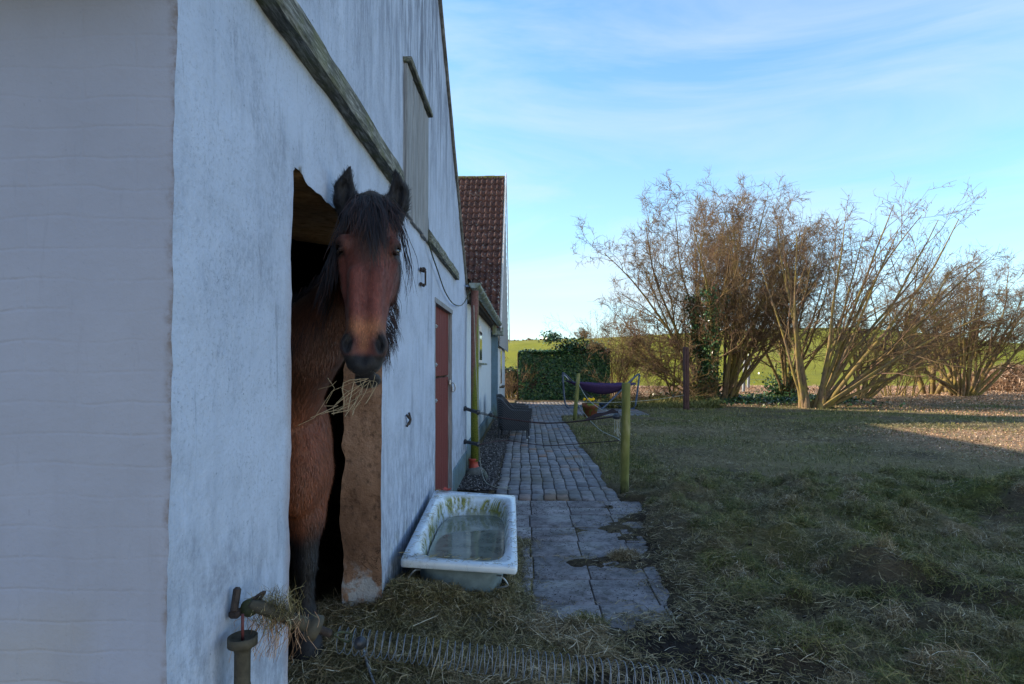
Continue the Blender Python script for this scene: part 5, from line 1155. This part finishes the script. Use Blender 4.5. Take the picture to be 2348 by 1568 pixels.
def hazel(label, base, stems, seed, group=None, name='hazel_tree', **kw):
    rg = np.random.default_rng(seed); P = dict(PD); P.update(kw); out = [[] for _ in range(P['lev'])]; base = np.array(base, float)
    for az, tilt, Ln, r in stems:
        d = np.array([math.cos(az)*math.sin(tilt), math.sin(az)*math.sin(tilt), math.cos(tilt)]); grow(rg, base+np.array([math.cos(az), math.sin(az), 0])*rg.uniform(.05, P.get('br', .35)), d, Ln, r, 0, P, out)
    t = thing(name, label, 'tree' if name != 'shrub' else 'shrub', tuple(base), 0, group)
    V, Fc = tubes(out[0], 7); relparent(npmesh('trunk', V, Fc, M['bark'], smooth=True), t)
    Vs, Fs, b = [], [], 0
    for lv in range(1, P['lev']):
        V, Fc = tubes(out[lv], 5 if lv == 1 else 3); Vs.append(V); Fs.append(Fc+b); b += len(V)
    relparent(npmesh('crown', np.concatenate(Vs), np.concatenate(Fs), M['twig'], smooth=False), t)
    if P['fuzz']:                            # finest twigs, all at once
        last = np.array([p for p, _ in out[-1]]); m = len(last); k = P['fuzz']; last = np.repeat(last, k, 0); n = len(last); tt = rg.random(n)*(last.shape[1]-1.01); i = tt.astype(int); f_ = (tt-i)[:, None]
        ar_ = np.arange(n); q = last[ar_, i]*(1-f_)+last[ar_, i+1]*f_; dd = last[ar_, i+1]-last[ar_, i]; dd /= np.linalg.norm(dd, axis=1)[:, None]+1e-9
        d1 = dd+rg.normal(0, .55, (n, 3)); d1 /= np.linalg.norm(d1, axis=1)[:, None]; ll = P.get('fl', .22)*rg.uniform(.5, 1.5, n)[:, None]; m1 = q+d1*ll*.5; m2_ = m1+(d1+rg.normal(0, .3, (n, 3))+[0, 0, .1])*ll*.5
        pl_ = [(c3, r3) for c3, r3 in zip(np.stack([q, m1, m2_], 1), np.tile([P['rmin']*.75, P['rmin']*.6, P['rmin']*.4], (n, 1)))]; V, Fc = tubes(pl_, 3); relparent(npmesh('fine_twigs', V, Fc, M['twig']), t)['kind'] = 'stuff'
    if P.get('catkins'):
        tips = [p[-1] for p, _ in out[-1]]; sel = rg.choice(len(tips), min(P['catkins'], len(tips)), replace=False); pl = []
        for i in sel: q = tips[i]; pl.append(([q, q+np.array([.005, 0, -.03]), q+np.array([0, 0, -.06])], np.array([.007, .010, .005])))
        V, Fc = tubes(pl, 4); c = relparent(npmesh('catkins', V, Fc, M['twig2']), t); c['kind'] = 'stuff'
    return t, out
def fan(rg, n, tl, Ln, r, az=(0, 6.283)): return [(rg.uniform(*az), rg.uniform(*tl), rg.uniform(*Ln), rg.uniform(*r)) for _ in range(n)]
rg = np.random.default_rng(12); GRP = 'bare multi-stemmed hazels along the field edge'
A0 = PZ(1655, 918, .05); A0 = Vector((A0.x, 24.5, .0)); A0.x = PY(1645, 918, 24.5).x
stA = fan(rg, 18, (.05, .5), (6.4, 7.8), (.05, .085))+[(R(180), .25, 7.8, .07), (R(0), .25, 7.8, .07), (R(0), .08, 8.0, .08), (R(-90), .15, 7.8, .07), (R(0), .36, 7.6, .07)]+[(R(180), .75, 5.2, .07), (R(185), .95, 4.4, .06), (R(170), .60, 6.2, .07), (R(200), .85, 5.0, .06), (R(160), 1.05, 4.2, .055), (R(0), .45, 7.0, .09), (R(-20), .58, 6.6, .08), (R(20), .66, 6.4, .07), (R(190), .42, 7.4, .08), (R(175), .30, 7.6, .08)]
tA, oA = hazel('largest bare hazel, bushy crown and ivy on its left stems, behind the brown post', A0, stA, 1, GRP, br=.7, catkins=700, kids=(11, 8, 6, 0), bw=(.1, .1, 0, 0))
A2 = Vector((PY(1800, 900, 28).x, 28, 0))
hazel('slender hazel clump with ivy at its foot, beside the yellow-green post', A2, fan(rg, 12, (.03, .38), (6.4, 8.0), (.05, .08)), 2, GRP, br=.5, kids=(9, 7, 5, 0), catkins=300)
B0_ = Vector((PY(1862, 938, 20.5).x, 20.5, .02))
stB = [(R(5), .52, 7.5, .08), (R(-8), .62, 7.6, .08), (R(0), .70, 7.8, .075), (R(12), .45, 7.6, .07), (R(0), .85, 7.4, .075), (R(0), .62, 6.5, .085), (R(-10), .80, 6.2, .085), (R(8), .95, 6.5, .085), (R(0), .50, 6.7, .08), (R(20), 1.05, 6.0, .08), (R(-25), .9, 5.8, .07), (R(10), .38, 6.5, .07), (R(150), .12, 6.5, .085), (R(90), .18, 6.7, .085), (R(200), .20, 6.0, .07), (R(-60), .15, 6.2, .08), (R(30), .72, 6.4, .07), (R(170), .38, 5.7, .06), (R(0), 1.15, 5.7, .07)]
hazel('hazel with split stump and long stems leaning right, nearest of the hazels', B0_, stB, 3, GRP, br=.42, fuzz=1, kids=(6, 5, 4, 0), wob=(.05, .12, .18, .22), catkins=350)
rgs = np.random.default_rng(2); pl = []
for k in range(11):                          # splintered stump of that hazel
    a = rgs.uniform(0, 6.28); q = np.array(B0_)+np.array([math.cos(a)*.33, math.sin(a)*.28, -.05]); hh_ = rgs.uniform(.3, 1.0); pl.append(([q, q+np.array([.02*math.cos(a), 0, hh_*.5]), q+np.array([.12*math.cos(a), .05, hh_])], np.array([.13, .10, .03])))
V, Fc = tubes(pl, 7); tB = [o for o in bpy.data.objects if o.get('label', '').startswith('hazel with split stump')][0]; relparent(npmesh('stump', V, Fc, M['bark'], smooth=True), tB)
C0 = Vector((PY(1962, 914, 26).x, 26, .02)); stC = fan(rg, 5, (.02, .3), (4, 5), (.05, .07))+[(R(0), x, 6.8, .08) for x in (.45, .6, .75, .9)]+[(R(15), .55, 7, .07), (R(-15), .7, 6.6, .07)]
hazel('mid-sized hazel with pale orange lit foot, right of the split-stump hazel', C0, stC, 4, GRP, br=.5, fuzz=1, kids=(6, 5, 5, 0))
D0 = Vector((PY(2215, 906, 29).x, 29, .05)); stD = fan(rg, 16, (.05, .6), (5.0, 6.2), (.06, .09))+[(R(180), .75, 6.4, .07), (R(0), .75, 6.8, .08), (R(180), .95, 5.5, .07), (R(5), .95, 6.6, .08), (R(0), .5, 7, .08)]
hazel('broad fan-shaped hazel at the far right with brown grass mound behind', D0, stD, 5, GRP, br=.7, kids=(9, 7, 6, 0), catkins=200)
for i, (px, Y_, n, h_, lab) in enumerate(((2122, 31, 3, 4.6, 'pair of crooked trunks left of the fan-shaped hazel'), (2160, 33, 3, 4.6, 'thin-crowned tree just behind the fan-shaped hazel'))):
    hazel(lab, (PY(px, 900, Y_).x, Y_, 0), fan(rg, n, (.05, .5), (h_*.9, h_), (.12, .16)), 30+i, None, 'field_tree', br=.4, kids=(8, 7, 5, 0))
PS = dict(lev=3, seg=(6, 4, 3), wob=(.10, .16, .2), up=(.15, .2, .1), kids=(8, 6, 0), t0=(.15, .2, 0), ang=((.3, .8), (.3, .9)), len=(.35, .5), rk=(.5, .6), rmin=.005, bw=(0, 0, 0), fuzz=1)
hazel('thin-stemmed low shrub between the two right-hand hazels', (PY(2050, 903, 28.5).x, 28.5, 0), fan(rg, 22, (.05, .6), (1.8, 3.6), (.018, .03)), 6, None, 'shrub', br=.9, **PS)
hazel('bare brown bush at the right end of the ivy wall', (PY(1408, 885, 26.2).x, 26.2, 0), fan(rg, 34, (.05, .75), (2.0, 3.6), (.016, .028)), 7, None, 'shrub', br=.5, **PS)
hazel('spindly sapling with low spreading twigs between bush and brown post', (PY(1543, 897, 25).x, 25, 0), fan(rg, 2, (.02, .1), (3.8, 4.2), (.05, .06)), 8, None, 'sapling', br=.1, lev=4, kids=(13, 8, 5, 0), t0=(.12, .1, .1, 0), ang=((.8, 1.3), (.4, .9), (.4, .9)), len=(.55, .4, .5), seg=(8, 6, 4, 3))
hazel('low tangled brambles at the foot of the sapling', (PY(1500, 905, 24).x, 24, 0), fan(rg, 40, (.6, 1.4), (1.0, 2.4), (.008, .014)), 9, None, 'shrub', br=1.2, **{**PS, 'up': (-.5, -.1, 0)})
hazel('thin leggy weeds standing behind the ivy wall', (PY(1395, 850, 29).x, 29, 0), fan(rg, 16, (.02, .45), (2.4, 4.2), (.010, .018)), 10, None, 'shrub', br=1.4, **PS)
hazel('low brown bush at the house corner, left of the ivy wall', (PY(1168, 905, 25.5).x, 25.5, 0), fan(rg, 36, (.1, 1.0), (1.0, 1.9), (.012, .02)), 14, None, 'shrub', br=.7, **PS)
ft = PY(1336, 779, 118); far, _ = hazel('small round dark tree alone on the hill crest', (ft.x, 118, ft.z-.4), fan(rg, 14, (.05, .75), (2.0, 2.6), (.06, .10)), 11, None, 'hill_tree', br=.2, lev=4, kids=(6, 5, 4, 0), rmin=.016)
# leaves: many small flat faces
def leaves(pos, nrm, size, rg, jit=.6):
    n = len(pos); nr = nrm+rg.normal(0, jit, (n, 3)); nr /= np.linalg.norm(nr, axis=1)[:, None]; a = np.cross(nr, rg.normal(size=(n, 3))); a /= np.linalg.norm(a, axis=1)[:, None]; b_ = np.cross(nr, a); s_ = (size*rg.uniform(.6, 1.3, n))[:, None]
    V = np.stack([pos-a*s_*.5, pos-b_*s_*.42+nr*s_*.05, pos+a*s_*.62, pos+b_*s_*.42+nr*s_*.05], 1).reshape(-1, 3); return V, np.arange(n*4).reshape(-1, 4)
# ivy wall
iw = PZ(1290, 921, 0); Yw = 24.9; xl_, xr_ = PY(1192, 860, Yw).x, PY(1392, 860, Yw).x; zt_ = PY(1290, 808, Yw).z
ivw = thing('ivy_wall', 'garden wall smothered in dark glossy ivy behind the hammock', 'ivy wall', ((xl_+xr_)/2, Yw+.2, 0))
MB().box(((xl_+xr_)/2+.05, Yw+.25, zt_/2-.08), (xr_-xl_-.15, .18, zt_-.2), None, .02).link('panel', M['dark_board'], ivw)
MB().box((xl_-.06, Yw+.2, zt_/2), (.11, .14, zt_-.05), None, .01).link('end_post', M['post_b'], ivw)
rg = np.random.default_rng(5); n = 17000; x = rg.uniform(xl_-.05, xr_+.1, n); ztop = np.interp(x, [xl_, xl_+.5, xl_+1.9, xl_+2.6, xl_+3.2, xr_], [zt_-.02, zt_+.02, zt_+.0, zt_+.05, zt_+.38, zt_+.02])+.06*fbm(x*2, 0, 0, 3, 3)
z = rg.random(n)**.85*ztop; th = .16+.12*fbm(x*1.5, z*1.5, 0, 4, 9)+.06*rg.random(n); bare = (fbm(x*1.1+3, z*1.1, 0, 3, 15) > .28) & (x < xl_+1.2); keep = ~(bare & (rg.random(n) < .8)); sidef = rg.random(n)
y = Yw+.18-th; topm = sidef < .22; y = np.where(topm, Yw+rg.uniform(-.1, .5, n), y); z = np.where(topm, ztop+.05*rg.normal(size=n), z); bk = (sidef > .88); y = np.where(bk, Yw+.45+.1*rg.random(n), y)
nrm = np.where(topm[:, None], [0, -.3, 1], [0, -1, .35]); V, Fc = leaves(np.stack([x, y, z], -1)[keep], nrm[keep], np.full(keep.sum(), .095), rg, .5); relparent(npmesh('ivy', V, Fc, M['ivy']), ivw)['kind'] = 'stuff'
n = 2600; cl = [(1262, 775, .35), (1310, 793, .5), (1330, 800, .5), (1350, 800, .45), (1300, 800, .4)]; pos = []
for px, py, s_ in cl: c_ = np.array(PY(px, py, Yw+.5)); pos.append(c_+rg.normal(size=(n//5, 3))*[s_*.6, .3, s_*.35])
V, Fc = leaves(np.concatenate(pos), np.tile([0, 0, 1.], (n//5*5, 1)), np.full(n//5*5, .10), rg, 1); tag(npmesh('ivy_bush', V, Fc, M['ivy']), 'sunlit ivy shoots rising behind the top of the ivy wall', 'shrub')
# ivy on the hazels
def ivy_on(parent, polys, idx, n, hmax, rad, size):
    pos = []; 
    for i in idx:
        P_ = np.array(polys[i][0]); t = rg.random(n)*(len(P_)-1); k = t.astype(int); f_ = (t-k)[:, None]; q = P_[k]*(1-f_)+P_[np.minimum(k+1, len(P_)-1)]*f_; q = q[q[:, 2] < hmax]; pos.append(q+rg.normal(size=q.shape)*[rad, rad, rad*.6])
    pos = np.concatenate(pos); V, Fc = leaves(pos, np.tile([0, -.5, .6], (len(pos), 1)), np.full(len(pos), size), rg, 1); relparent(npmesh('ivy', V, Fc, M['ivy']), parent)['kind'] = 'stuff'
xsb = [(p[0][3][0], i) for i, p in enumerate(oA[0])]; xsb.sort(); xa_, xb_ = PY(1575, 900, 24.5).x, PY(1660, 900, 24.5).x; ivy_on(tA, oA[0], [i for x_, i in xsb if xa_ < x_ < xb_][:6], 1700, 4.3, .16, .10)
tA2 = [o for o in bpy.data.objects if o.get('label', '').startswith('slender hazel')][0]; c_ = np.array(A2); n = 1500
V, Fc = leaves(c_+np.abs(rg.normal(size=(n, 3)))*[.45, .3, .55]*np.where(rg.random((n, 3)) < .5, [-1, -1, 1], 1), np.tile([0, -.5, .6], (n, 1)), np.full(n, .11), rg, 1); relparent(npmesh('ivy', V, Fc, M['ivy']), tA2)['kind'] = 'stuff'
# evergreen bush left of the ivy wall
n = 3500; c_ = np.array([PY(1165, 900, 26.5).x, 26.8, .75]); q = rg.normal(size=(n, 3)); q /= np.linalg.norm(q, axis=1)[:, None]; q *= rg.uniform(.6, 1, (n, 1))
V, Fc = leaves(c_+q*[.85, .5, .75]*(1+.25*fbm(q[:, 0]*2, q[:, 1]*2, q[:, 2]*2, 3, 4))[:, None], q, np.full(n, .09), rg, .7); tag(npmesh('evergreen_bush', V, Fc, M['ivy']), 'small leafy green bush in the gap between house and ivy wall', 'shrub')
# treeline and farm roofs on the skyline
rt = np.random.default_rng(8)
n = 5200; px = rt.uniform(1165, 1330, n); hh_ = (1.0+2.0*np.abs(fbm(px*.06, 0, 0, 4, 3)))*rt.random(n); q = np.stack([np.interp(px, [1165, 1330], [PY(1165, 785, 230).x, PY(1330, 785, 230).x]), np.full(n, 230.)+rt.normal(size=n)*3, PY(1240, 788, 230).z+hh_*1.1], -1)
V, Fc = leaves(q, np.tile([0, -1., 0], (n, 1)), np.full(n, .45), rt, 1); tag(npmesh('distant_treeline', V, Fc, M['twig']), kind='stuff')
for px, lab, s_ in ((1247, 'small grey pointed farm roof on the skyline', 3.0), (1272, 'low reddish farm roof on the skyline, right of the pointed one', 4.0)):
    c_ = PY(px, 785, 215); b = MB(); b.box((c_.x, 215, c_.z-.6), (s_, 4, 1.6)); t = thing('farmhouse', lab, 'house', (c_.x, 215, c_.z-1.4)); b.link('wall', M['wingw'], t)
    b = MB(); b.grid([[(c_.x-s_*.58, 212.6, c_.z+.2), (c_.x+s_*.58, 212.6, c_.z+.2)], [(c_.x-s_*.3, 215, c_.z+1.5), (c_.x+s_*.3, 215, c_.z+1.5)], [(c_.x-s_*.58, 217.4, c_.z+.2), (c_.x+s_*.58, 217.4, c_.z+.2)]]); b.link('roof', M['tile'], t)
# ---------------------------------------------------------------- straw, grass, gravel and leaves (uncountable)
def strands(name, x, y, z, ln, wd, mat, rg, lift=.25, bend=.3, up=None):
    n = len(x); yaw = rg.uniform(0, 2*math.pi, n); pit = np.abs(rg.normal(0, lift, n)) if up is None else rg.uniform(up[0], up[1], n)
    d = np.stack([np.cos(yaw)*np.cos(pit), np.sin(yaw)*np.cos(pit), np.sin(pit)], -1); s_ = np.stack([-np.sin(yaw), np.cos(yaw), rg.normal(0, .5, n)], -1); s_ /= np.linalg.norm(s_, axis=1)[:, None]
    p = np.stack([x, y, z], -1); b_ = s_*rg.normal(0, bend, n)[:, None]*ln[:, None]*.5+np.array([0, 0, 1])*(rg.normal(0, bend*.25, n)*ln)[:, None]
    st = 0 if up is not None else -.5
    A, B, C = p+d*(st*ln)[:, None], p+d*((st+.5)*ln)[:, None]+b_*.5, p+d*((st+1)*ln)[:, None]-b_*(.0 if up is None else .6); w_ = s_*(wd*.5)[:, None]
    V = np.stack([A-w_, A+w_, B-w_, B+w_, C-w_*.5, C+w_*.5], 1).reshape(-1, 3); k = (np.arange(n)*6)[:, None]; Fc = np.concatenate([k+[0, 1, 3, 2], k+[2, 3, 5, 4]], 1).reshape(-1, 4)
    return npmesh(name, V, Fc, mat)
rg = np.random.default_rng(77)
def scat(n, x0, x1, y0, y1, dens):
    x = rg.uniform(x0, x1, n); u = rg.random(n); y = y0*(y1/y0)**u; k = (x < y*1.05+.4) & (rg.random(n) < np.clip(dens(x, y), 0, 1)); return x[k], y[k]
def lay(nm, x, y, l0, l1, w0, w1, mat, lift=.25, bend=.3, dz=.008, up=None, jz=.02):
    n = len(x); k = np.clip(y/6, 1, 3.5); z = gz(x, y)+dz+jz*rg.random(n); o = strands(nm, x, y, z, rg.uniform(l0, l1, n), rg.uniform(w0, w1, n)*k, mat, rg, lift, bend, up); o['kind'] = 'stuff'; return o
pav = lambda x, y: paved(x, y)
cl = lambda x, y, s=3.0, q=11: np.clip(.5+1.5*fbm(x*s, y*s, 0, 4, q), 0, 1)
x, y = scat(90000, -1.3, .7, 1.9, 3.5, lambda x, y: (x < .30+.5*fbm(y*3, 1, 0, 3, 2))*1.0*((y < 3.15) | (x < -.2)))
lay('straw_litter', x, y, .03, .13, .0016, .0035, M['hay_d'], .35, .4, .004, jz=.035)
x, y = scat(24000, -1.3, .9, 1.9, 3.4, lambda x, y: (x < .45)*.9*cl(x, y)); lay('straw_litter', x, y, .04, .16, .0018, .004, M['straw'], .3, .35, .025, jz=.04)
x, y = scat(9000, -.85, .15, 3.1, 5.1, lambda x, y: .7*((x > -.1) | (y < 3.6))*cl(x, y, 4)); lay('straw_litter', x, y, .03, .12, .0018, .004, M['straw'], .4, .4, .01, jz=.03)
x, y = scat(30000, -.82, .05, 3.2, 5.1, lambda x, y: 1.0*((x > -.12) | (y < 3.7))); lay('straw_litter', x, y, .03, .10, .0018, .004, M['hay_d'], .5, .4, .004, jz=.04)
# over the slabs
x, y = scat(24000, -.3, 1.5, 2.0, 6.8, lambda x, y: np.clip(cl(x, y, 2.6, 8)**3*1.3*sst(5.6, 2.6, y)+.07+.55*sst(.7, 1.2, x)*cl(x, y, 4), 0, 1)); lay('straw_litter', x, y, .02, .10, .0018, .004, M['straw'], .12, .3, .014, jz=.012)
x, y = scat(30000, -.3, 1.5, 2.0, 6.0, lambda x, y: np.clip(cl(x, y, 2.6, 8)**2*1.5*sst(5.6, 2.6, y)+.75*sst(.75, 1.15, x)*cl(x, y, 5, 14)+.15, 0, 1)); lay('straw_litter', x, y, .02, .08, .0018, .004, M['hay_d'], .15, .4, .010, jz=.015)
# trampled hay field on the right
hd_ = lambda x, y: (1-pav(x, y))*np.clip(.08+1.1*cl(x, y, 1.6, 9)**1.6, 0, 1)
x, y = scat(260000, .9, 14, 2.1, 16, hd_); lay('hay_litter', x, y, .02, .10, .0016, .0034, M['hay_d'], .3, .45, .004, jz=.03)
x, y = scat(30000, .9, 14, 2.1, 15, lambda x, y: (1-pav(x, y))*cl(x, y, 1.3, 19)**1.5*.8); lay('hay_litter', x, y, .02, .11, .0013, .0028, M['straw'], .25, .35, .012, jz=.022)
x, y = scat(120000, 1.0, 26, 6.5, 26, lambda x, y: (1-pav(x, y))*cl(x, y, .8, 29)); lay('hay_litter', x, y, .03, .10, .0012, .0024, M['hay_d'], .3, .45, .006, jz=.02)
# grass
gd = lambda x, y: (1-pav(x, y))*np.clip(zone(x, y)[..., 1]*1.2+.12*cl(x, y, 2, 5)*(y > 3), 0, 1)
x, y = scat(120000, .9, 26, 4, 27, gd); lay('grass', x, y, .03, .09, .003, .0055, M['grass'], bend=.3, dz=-.004, up=(.3, 1.4), jz=.004)
x, y = scat(26000, .95, 3.6, 7.4, 15.5, lambda x, y: (1-pav(x, y))*np.clip(1.35-(x-.95)*.9, 0, 1)*cl(x, y, 1.5, 31)); lay('grass', x, y, .02, .06, .003, .005, M['grass'], bend=.3, dz=-.004, up=(.3, 1.4), jz=.004)
# joints of the paving
n = 0; x, y = scat(7000, -.35, 1.25, 2.3, 6.8, lambda x, y: .25+.75*cl(x, y, 3, 91)); n = len(x); r_ = rg.uniform(.0015, .0045, n)*(.5+y/6); OO = np.array([(1, 0, 0), (-1, 0, 0), (0, 1, 0), (0, -1, 0), (0, 0, 1), (0, 0, -1)], float)[None]*rg.uniform(.5, 1.3, (n, 6, 1)); V = (np.stack([x, y, np.full(n, .010)], -1)[:, None]+OO*r_[:, None, None]*[1, 1, .6]).reshape(-1, 3); TT = np.array([(0, 2, 4), (2, 1, 4), (1, 3, 4), (3, 0, 4), (2, 0, 5), (1, 2, 5), (3, 1, 5), (0, 3, 5)]); npmesh('dirt_crumbs', V, ((np.arange(n)*6)[:, None, None]+TT[None]).reshape(-1, 3), M['soil'])['kind'] = 'stuff'
x, y = scat(14000, -.4, 1.1, 6.6, 16, lambda x, y: cl(x, y, 1.2, 55)**2*.5); lay('grass', x, y, .008, .02, .002, .004, M['grass'], bend=.3, dz=.014, up=(.3, 1.2), jz=.002)
# leaf litter in the sun
x, y = scat(170000, 5, 34, 8.5, 34, lambda x, y: zone(x, y)[..., 2]*.9); n = len(x); V, Fc = leaves(np.stack([x, y, gz(x, y)+.02], -1), np.tile([0, 0, 1.], (n, 1)), .034*np.clip(y/14, .8, 1.8), rg, .55); npmesh('leaf_litter', V, Fc, M['leafl'])['kind'] = 'stuff'
# gravel
n = 9000; x = rg.uniform(-.80, -.30, n); y = 6.8*(15.8/6.8)**rg.random(n); x = x-.12*(rg.random(n))*(x > -.38); c_ = np.stack([x, y, np.full(n, .078)], -1); r_ = rg.uniform(.007, .017, n)
O8 = np.array([(1, 0, 0), (-1, 0, 0), (0, 1, 0), (0, -1, 0), (0, 0, 1), (0, 0, -1)], float)[None]*rg.uniform(.6, 1.2, (n, 6, 1)); V = (c_[:, None]+O8*r_[:, None, None]*[1, 1, .7]).reshape(-1, 3)
T8 = np.array([(0, 2, 4), (2, 1, 4), (1, 3, 4), (3, 0, 4), (2, 0, 5), (1, 2, 5), (3, 1, 5), (0, 3, 5)]); Fc = ((np.arange(n)*6)[:, None, None]+T8[None]).reshape(-1, 3); npmesh('gravel', V, Fc, M['gravel'])['kind'] = 'stuff'
# muck and clods
n = 1500; x, y = scat(n*4, .0, 6, 2.1, 6.6, lambda x, y: cl(x, y, 1.3, 71)**3*.6); n = len(x); r_ = rg.uniform(.006, .02, n); O8 = np.array([(1, 0, 0), (-1, 0, 0), (0, 1, 0), (0, -1, 0), (0, 0, 1), (0, 0, -1)], float)[None]*rg.uniform(.5, 1.2, (n, 6, 1))
V = (np.stack([x, y, gz(x, y)], -1)[:, None]+O8*r_[:, None, None]*[1, 1, .7]).reshape(-1, 3); npmesh('clods', V, ((np.arange(n)*6)[:, None, None]+T8[None]).reshape(-1, 3), M['soil'])['kind'] = 'stuff'
# rolled-up clumps of old hay all over the yard
for mm, nc, sc_ in (('hay_d', 130, 1.0), ('grass', 190, 1.0), ('straw', 30, .8)):
    X_, Y_, Z_ = [], [], []
    for k in range(nc):
        while True:
            yy = rg.uniform(2.3, 8.2); xx = rg.uniform(1.2, yy*.95+.3)
            if xx > 1.3 and (mm != 'hay_d' or fbm(xx*.8, yy*.8, 0, 3, 71) > -.15): break
        q = 460; R0 = rg.uniform(.08, .26)*sc_; a = rg.uniform(0, 6.283, q); r0 = np.sqrt(rg.random(q)); st_ = rg.uniform(.5, 1); th = rg.uniform(0, 3.14); u_ = R0*r0*np.cos(a); v_ = R0*st_*r0*np.sin(a)
        px_ = xx+u_*np.cos(th)-v_*np.sin(th); py_ = yy+u_*np.sin(th)+v_*np.cos(th); X_.append(px_); Y_.append(py_); Z_.append(gz(px_, py_)+rg.uniform(.04, .14)*(1-r0**2)*rg.random(q))
    X_, Y_, Z_ = map(np.concatenate, (X_, Y_, Z_)); n = len(X_); k = np.clip(Y_/6, .8, 2); strands('hay_clumps', X_, Y_, Z_, rg.uniform(.03, .11, n), rg.uniform(.0016, .0032, n)*k, M[mm], rg, .5, .7)['kind'] = 'stuff'
# hay tussocks
def tuft(c, R_, n, h, mat, name='tussock', ln=(.05, .14)):
    a = rg.uniform(0, 6.283, n); r0 = np.sqrt(rg.random(n)); x = c[0]+R_*r0*np.cos(a); y = c[1]+R_*r0*np.sin(a)*.8; z = gz(x, y)+h*(1-r0**2)*rg.random(n); return strands(name, x, y, z, rg.uniform(*ln, n), rg.uniform(.002, .004, n), mat, rg, .5, .6)
for px, py, R_, h_, m_, lab in ((2180, 1550, .20, .12, 'straw', 'pale tangled hay tuft in the lower right corner of the yard'), (1830, 1235, .16, .09, 'grass', 'small rounded green hay tuft in the middle of the yard'), (1345, 1400, .11, .05, 'grass', 'olive hay tuft lying on the slabs'), (1432, 1250, .12, .05, 'straw', 'yellow straw bunch on the right edge of the slabs'), (2060, 1270, .16, .08, 'grass', 'green hay tuft right of the rounded one')):
    c_ = PZ(px, py, .1); tag(tuft(c_, R_, 1400, h_, M[m_], 'hay_tuft'), lab, 'hay tuft')
# straw clump caught on the gate handle
c_ = PY(632, 1400, 1.62); n = 900; a = rg.normal(size=(n, 3))*[.032, .015, .022]; o = strands('straw_clump', c_.x+a[:, 0], c_.y+a[:, 1], c_.z+a[:, 2]+.006, rg.uniform(.02, .07, n), rg.uniform(.0007, .0016, n), M['hay_d'], rg, .9, .8); tag(o, 'straw clump tangled over the thick grey gate handle', 'straw')
b = MB(); rr = random.Random(5)
for k in range(110):
    s_ = c_+Vector((rr.gauss(0, .04), rr.gauss(0, .015), rr.gauss(-.01, .01))); e_ = s_+Vector((rr.gauss(-.01, .02), rr.gauss(0, .01), -rr.uniform(.03, .13))); b.tube(curve([s_, s_.lerp(e_, .5)+Vector((rr.gauss(0, .012), 0, 0)), e_], 3), .0006, 3, False)
tag(b.link('hanging_straws', M['leafl']), 'thin brown straws dangling below the tangled clump', 'straw')
# dry reed mound at the far right
n = 26000; a = rg.uniform(0, 6.283, n); r0 = np.sqrt(rg.random(n)); c_ = PY(2330, 900, 35); x = c_.x+1.5+5.4*r0*np.cos(a); y = 36+3*r0*np.sin(a); z = 1.55*(1-r0**2)*(.55+.45*rg.random(n))*(1+.4*fbm(x*.7, y*.7, 0, 3, 4)); o = strands('dry_grass_mound', x, y, z, rg.uniform(.3, .9, n), rg.uniform(.02, .035, n), M['leafl'], rg, .5, .5); o['kind'] = 'stuff'
for nm, cx2, w2, m2, yy_, h2 in (('dry_grass', 22, 34, 'leafl', 37, .22), ('ground_ivy', 9.5, 7, 'ivy', 25.5, .35)):
    n = 30000 if nm == 'dry_grass' else 9000; x = cx2+w2*rg.uniform(-.5, .5, n); y = yy_+rg.normal(0, 1.6, n); z = h2*rg.random(n)*np.clip(.6+fbm(x*.5, y*.5, 0, 3, 8), .1, 1.2)
    if m2 == 'ivy': V, Fc = leaves(np.stack([x, y, z], -1), np.tile([0, 0, 1.], (n, 1)), np.full(n, .11), rg, .8); npmesh(nm, V, Fc, M['ivy'])['kind'] = 'stuff'
    else: strands(nm, x, y, z, rg.uniform(.15, .4, n), rg.uniform(.012, .025, n), M[m2], rg, .6, .5)['kind'] = 'stuff'
n = 26000; x = rg.uniform(PY(1380, 900, 22).x, PY(1600, 900, 22).x+.5, n); y = rg.uniform(20.5, 25, n); z = .30*rg.random(n)*np.clip(.5+fbm(x*.9, y*.9, 0, 3, 8)*1.3, .05, 1.2); strands('rough_grass', x, y, z, rg.uniform(.12, .4, n), rg.uniform(.008, .016, n), M['grass'], rg, .7, .6)['kind'] = 'stuff'
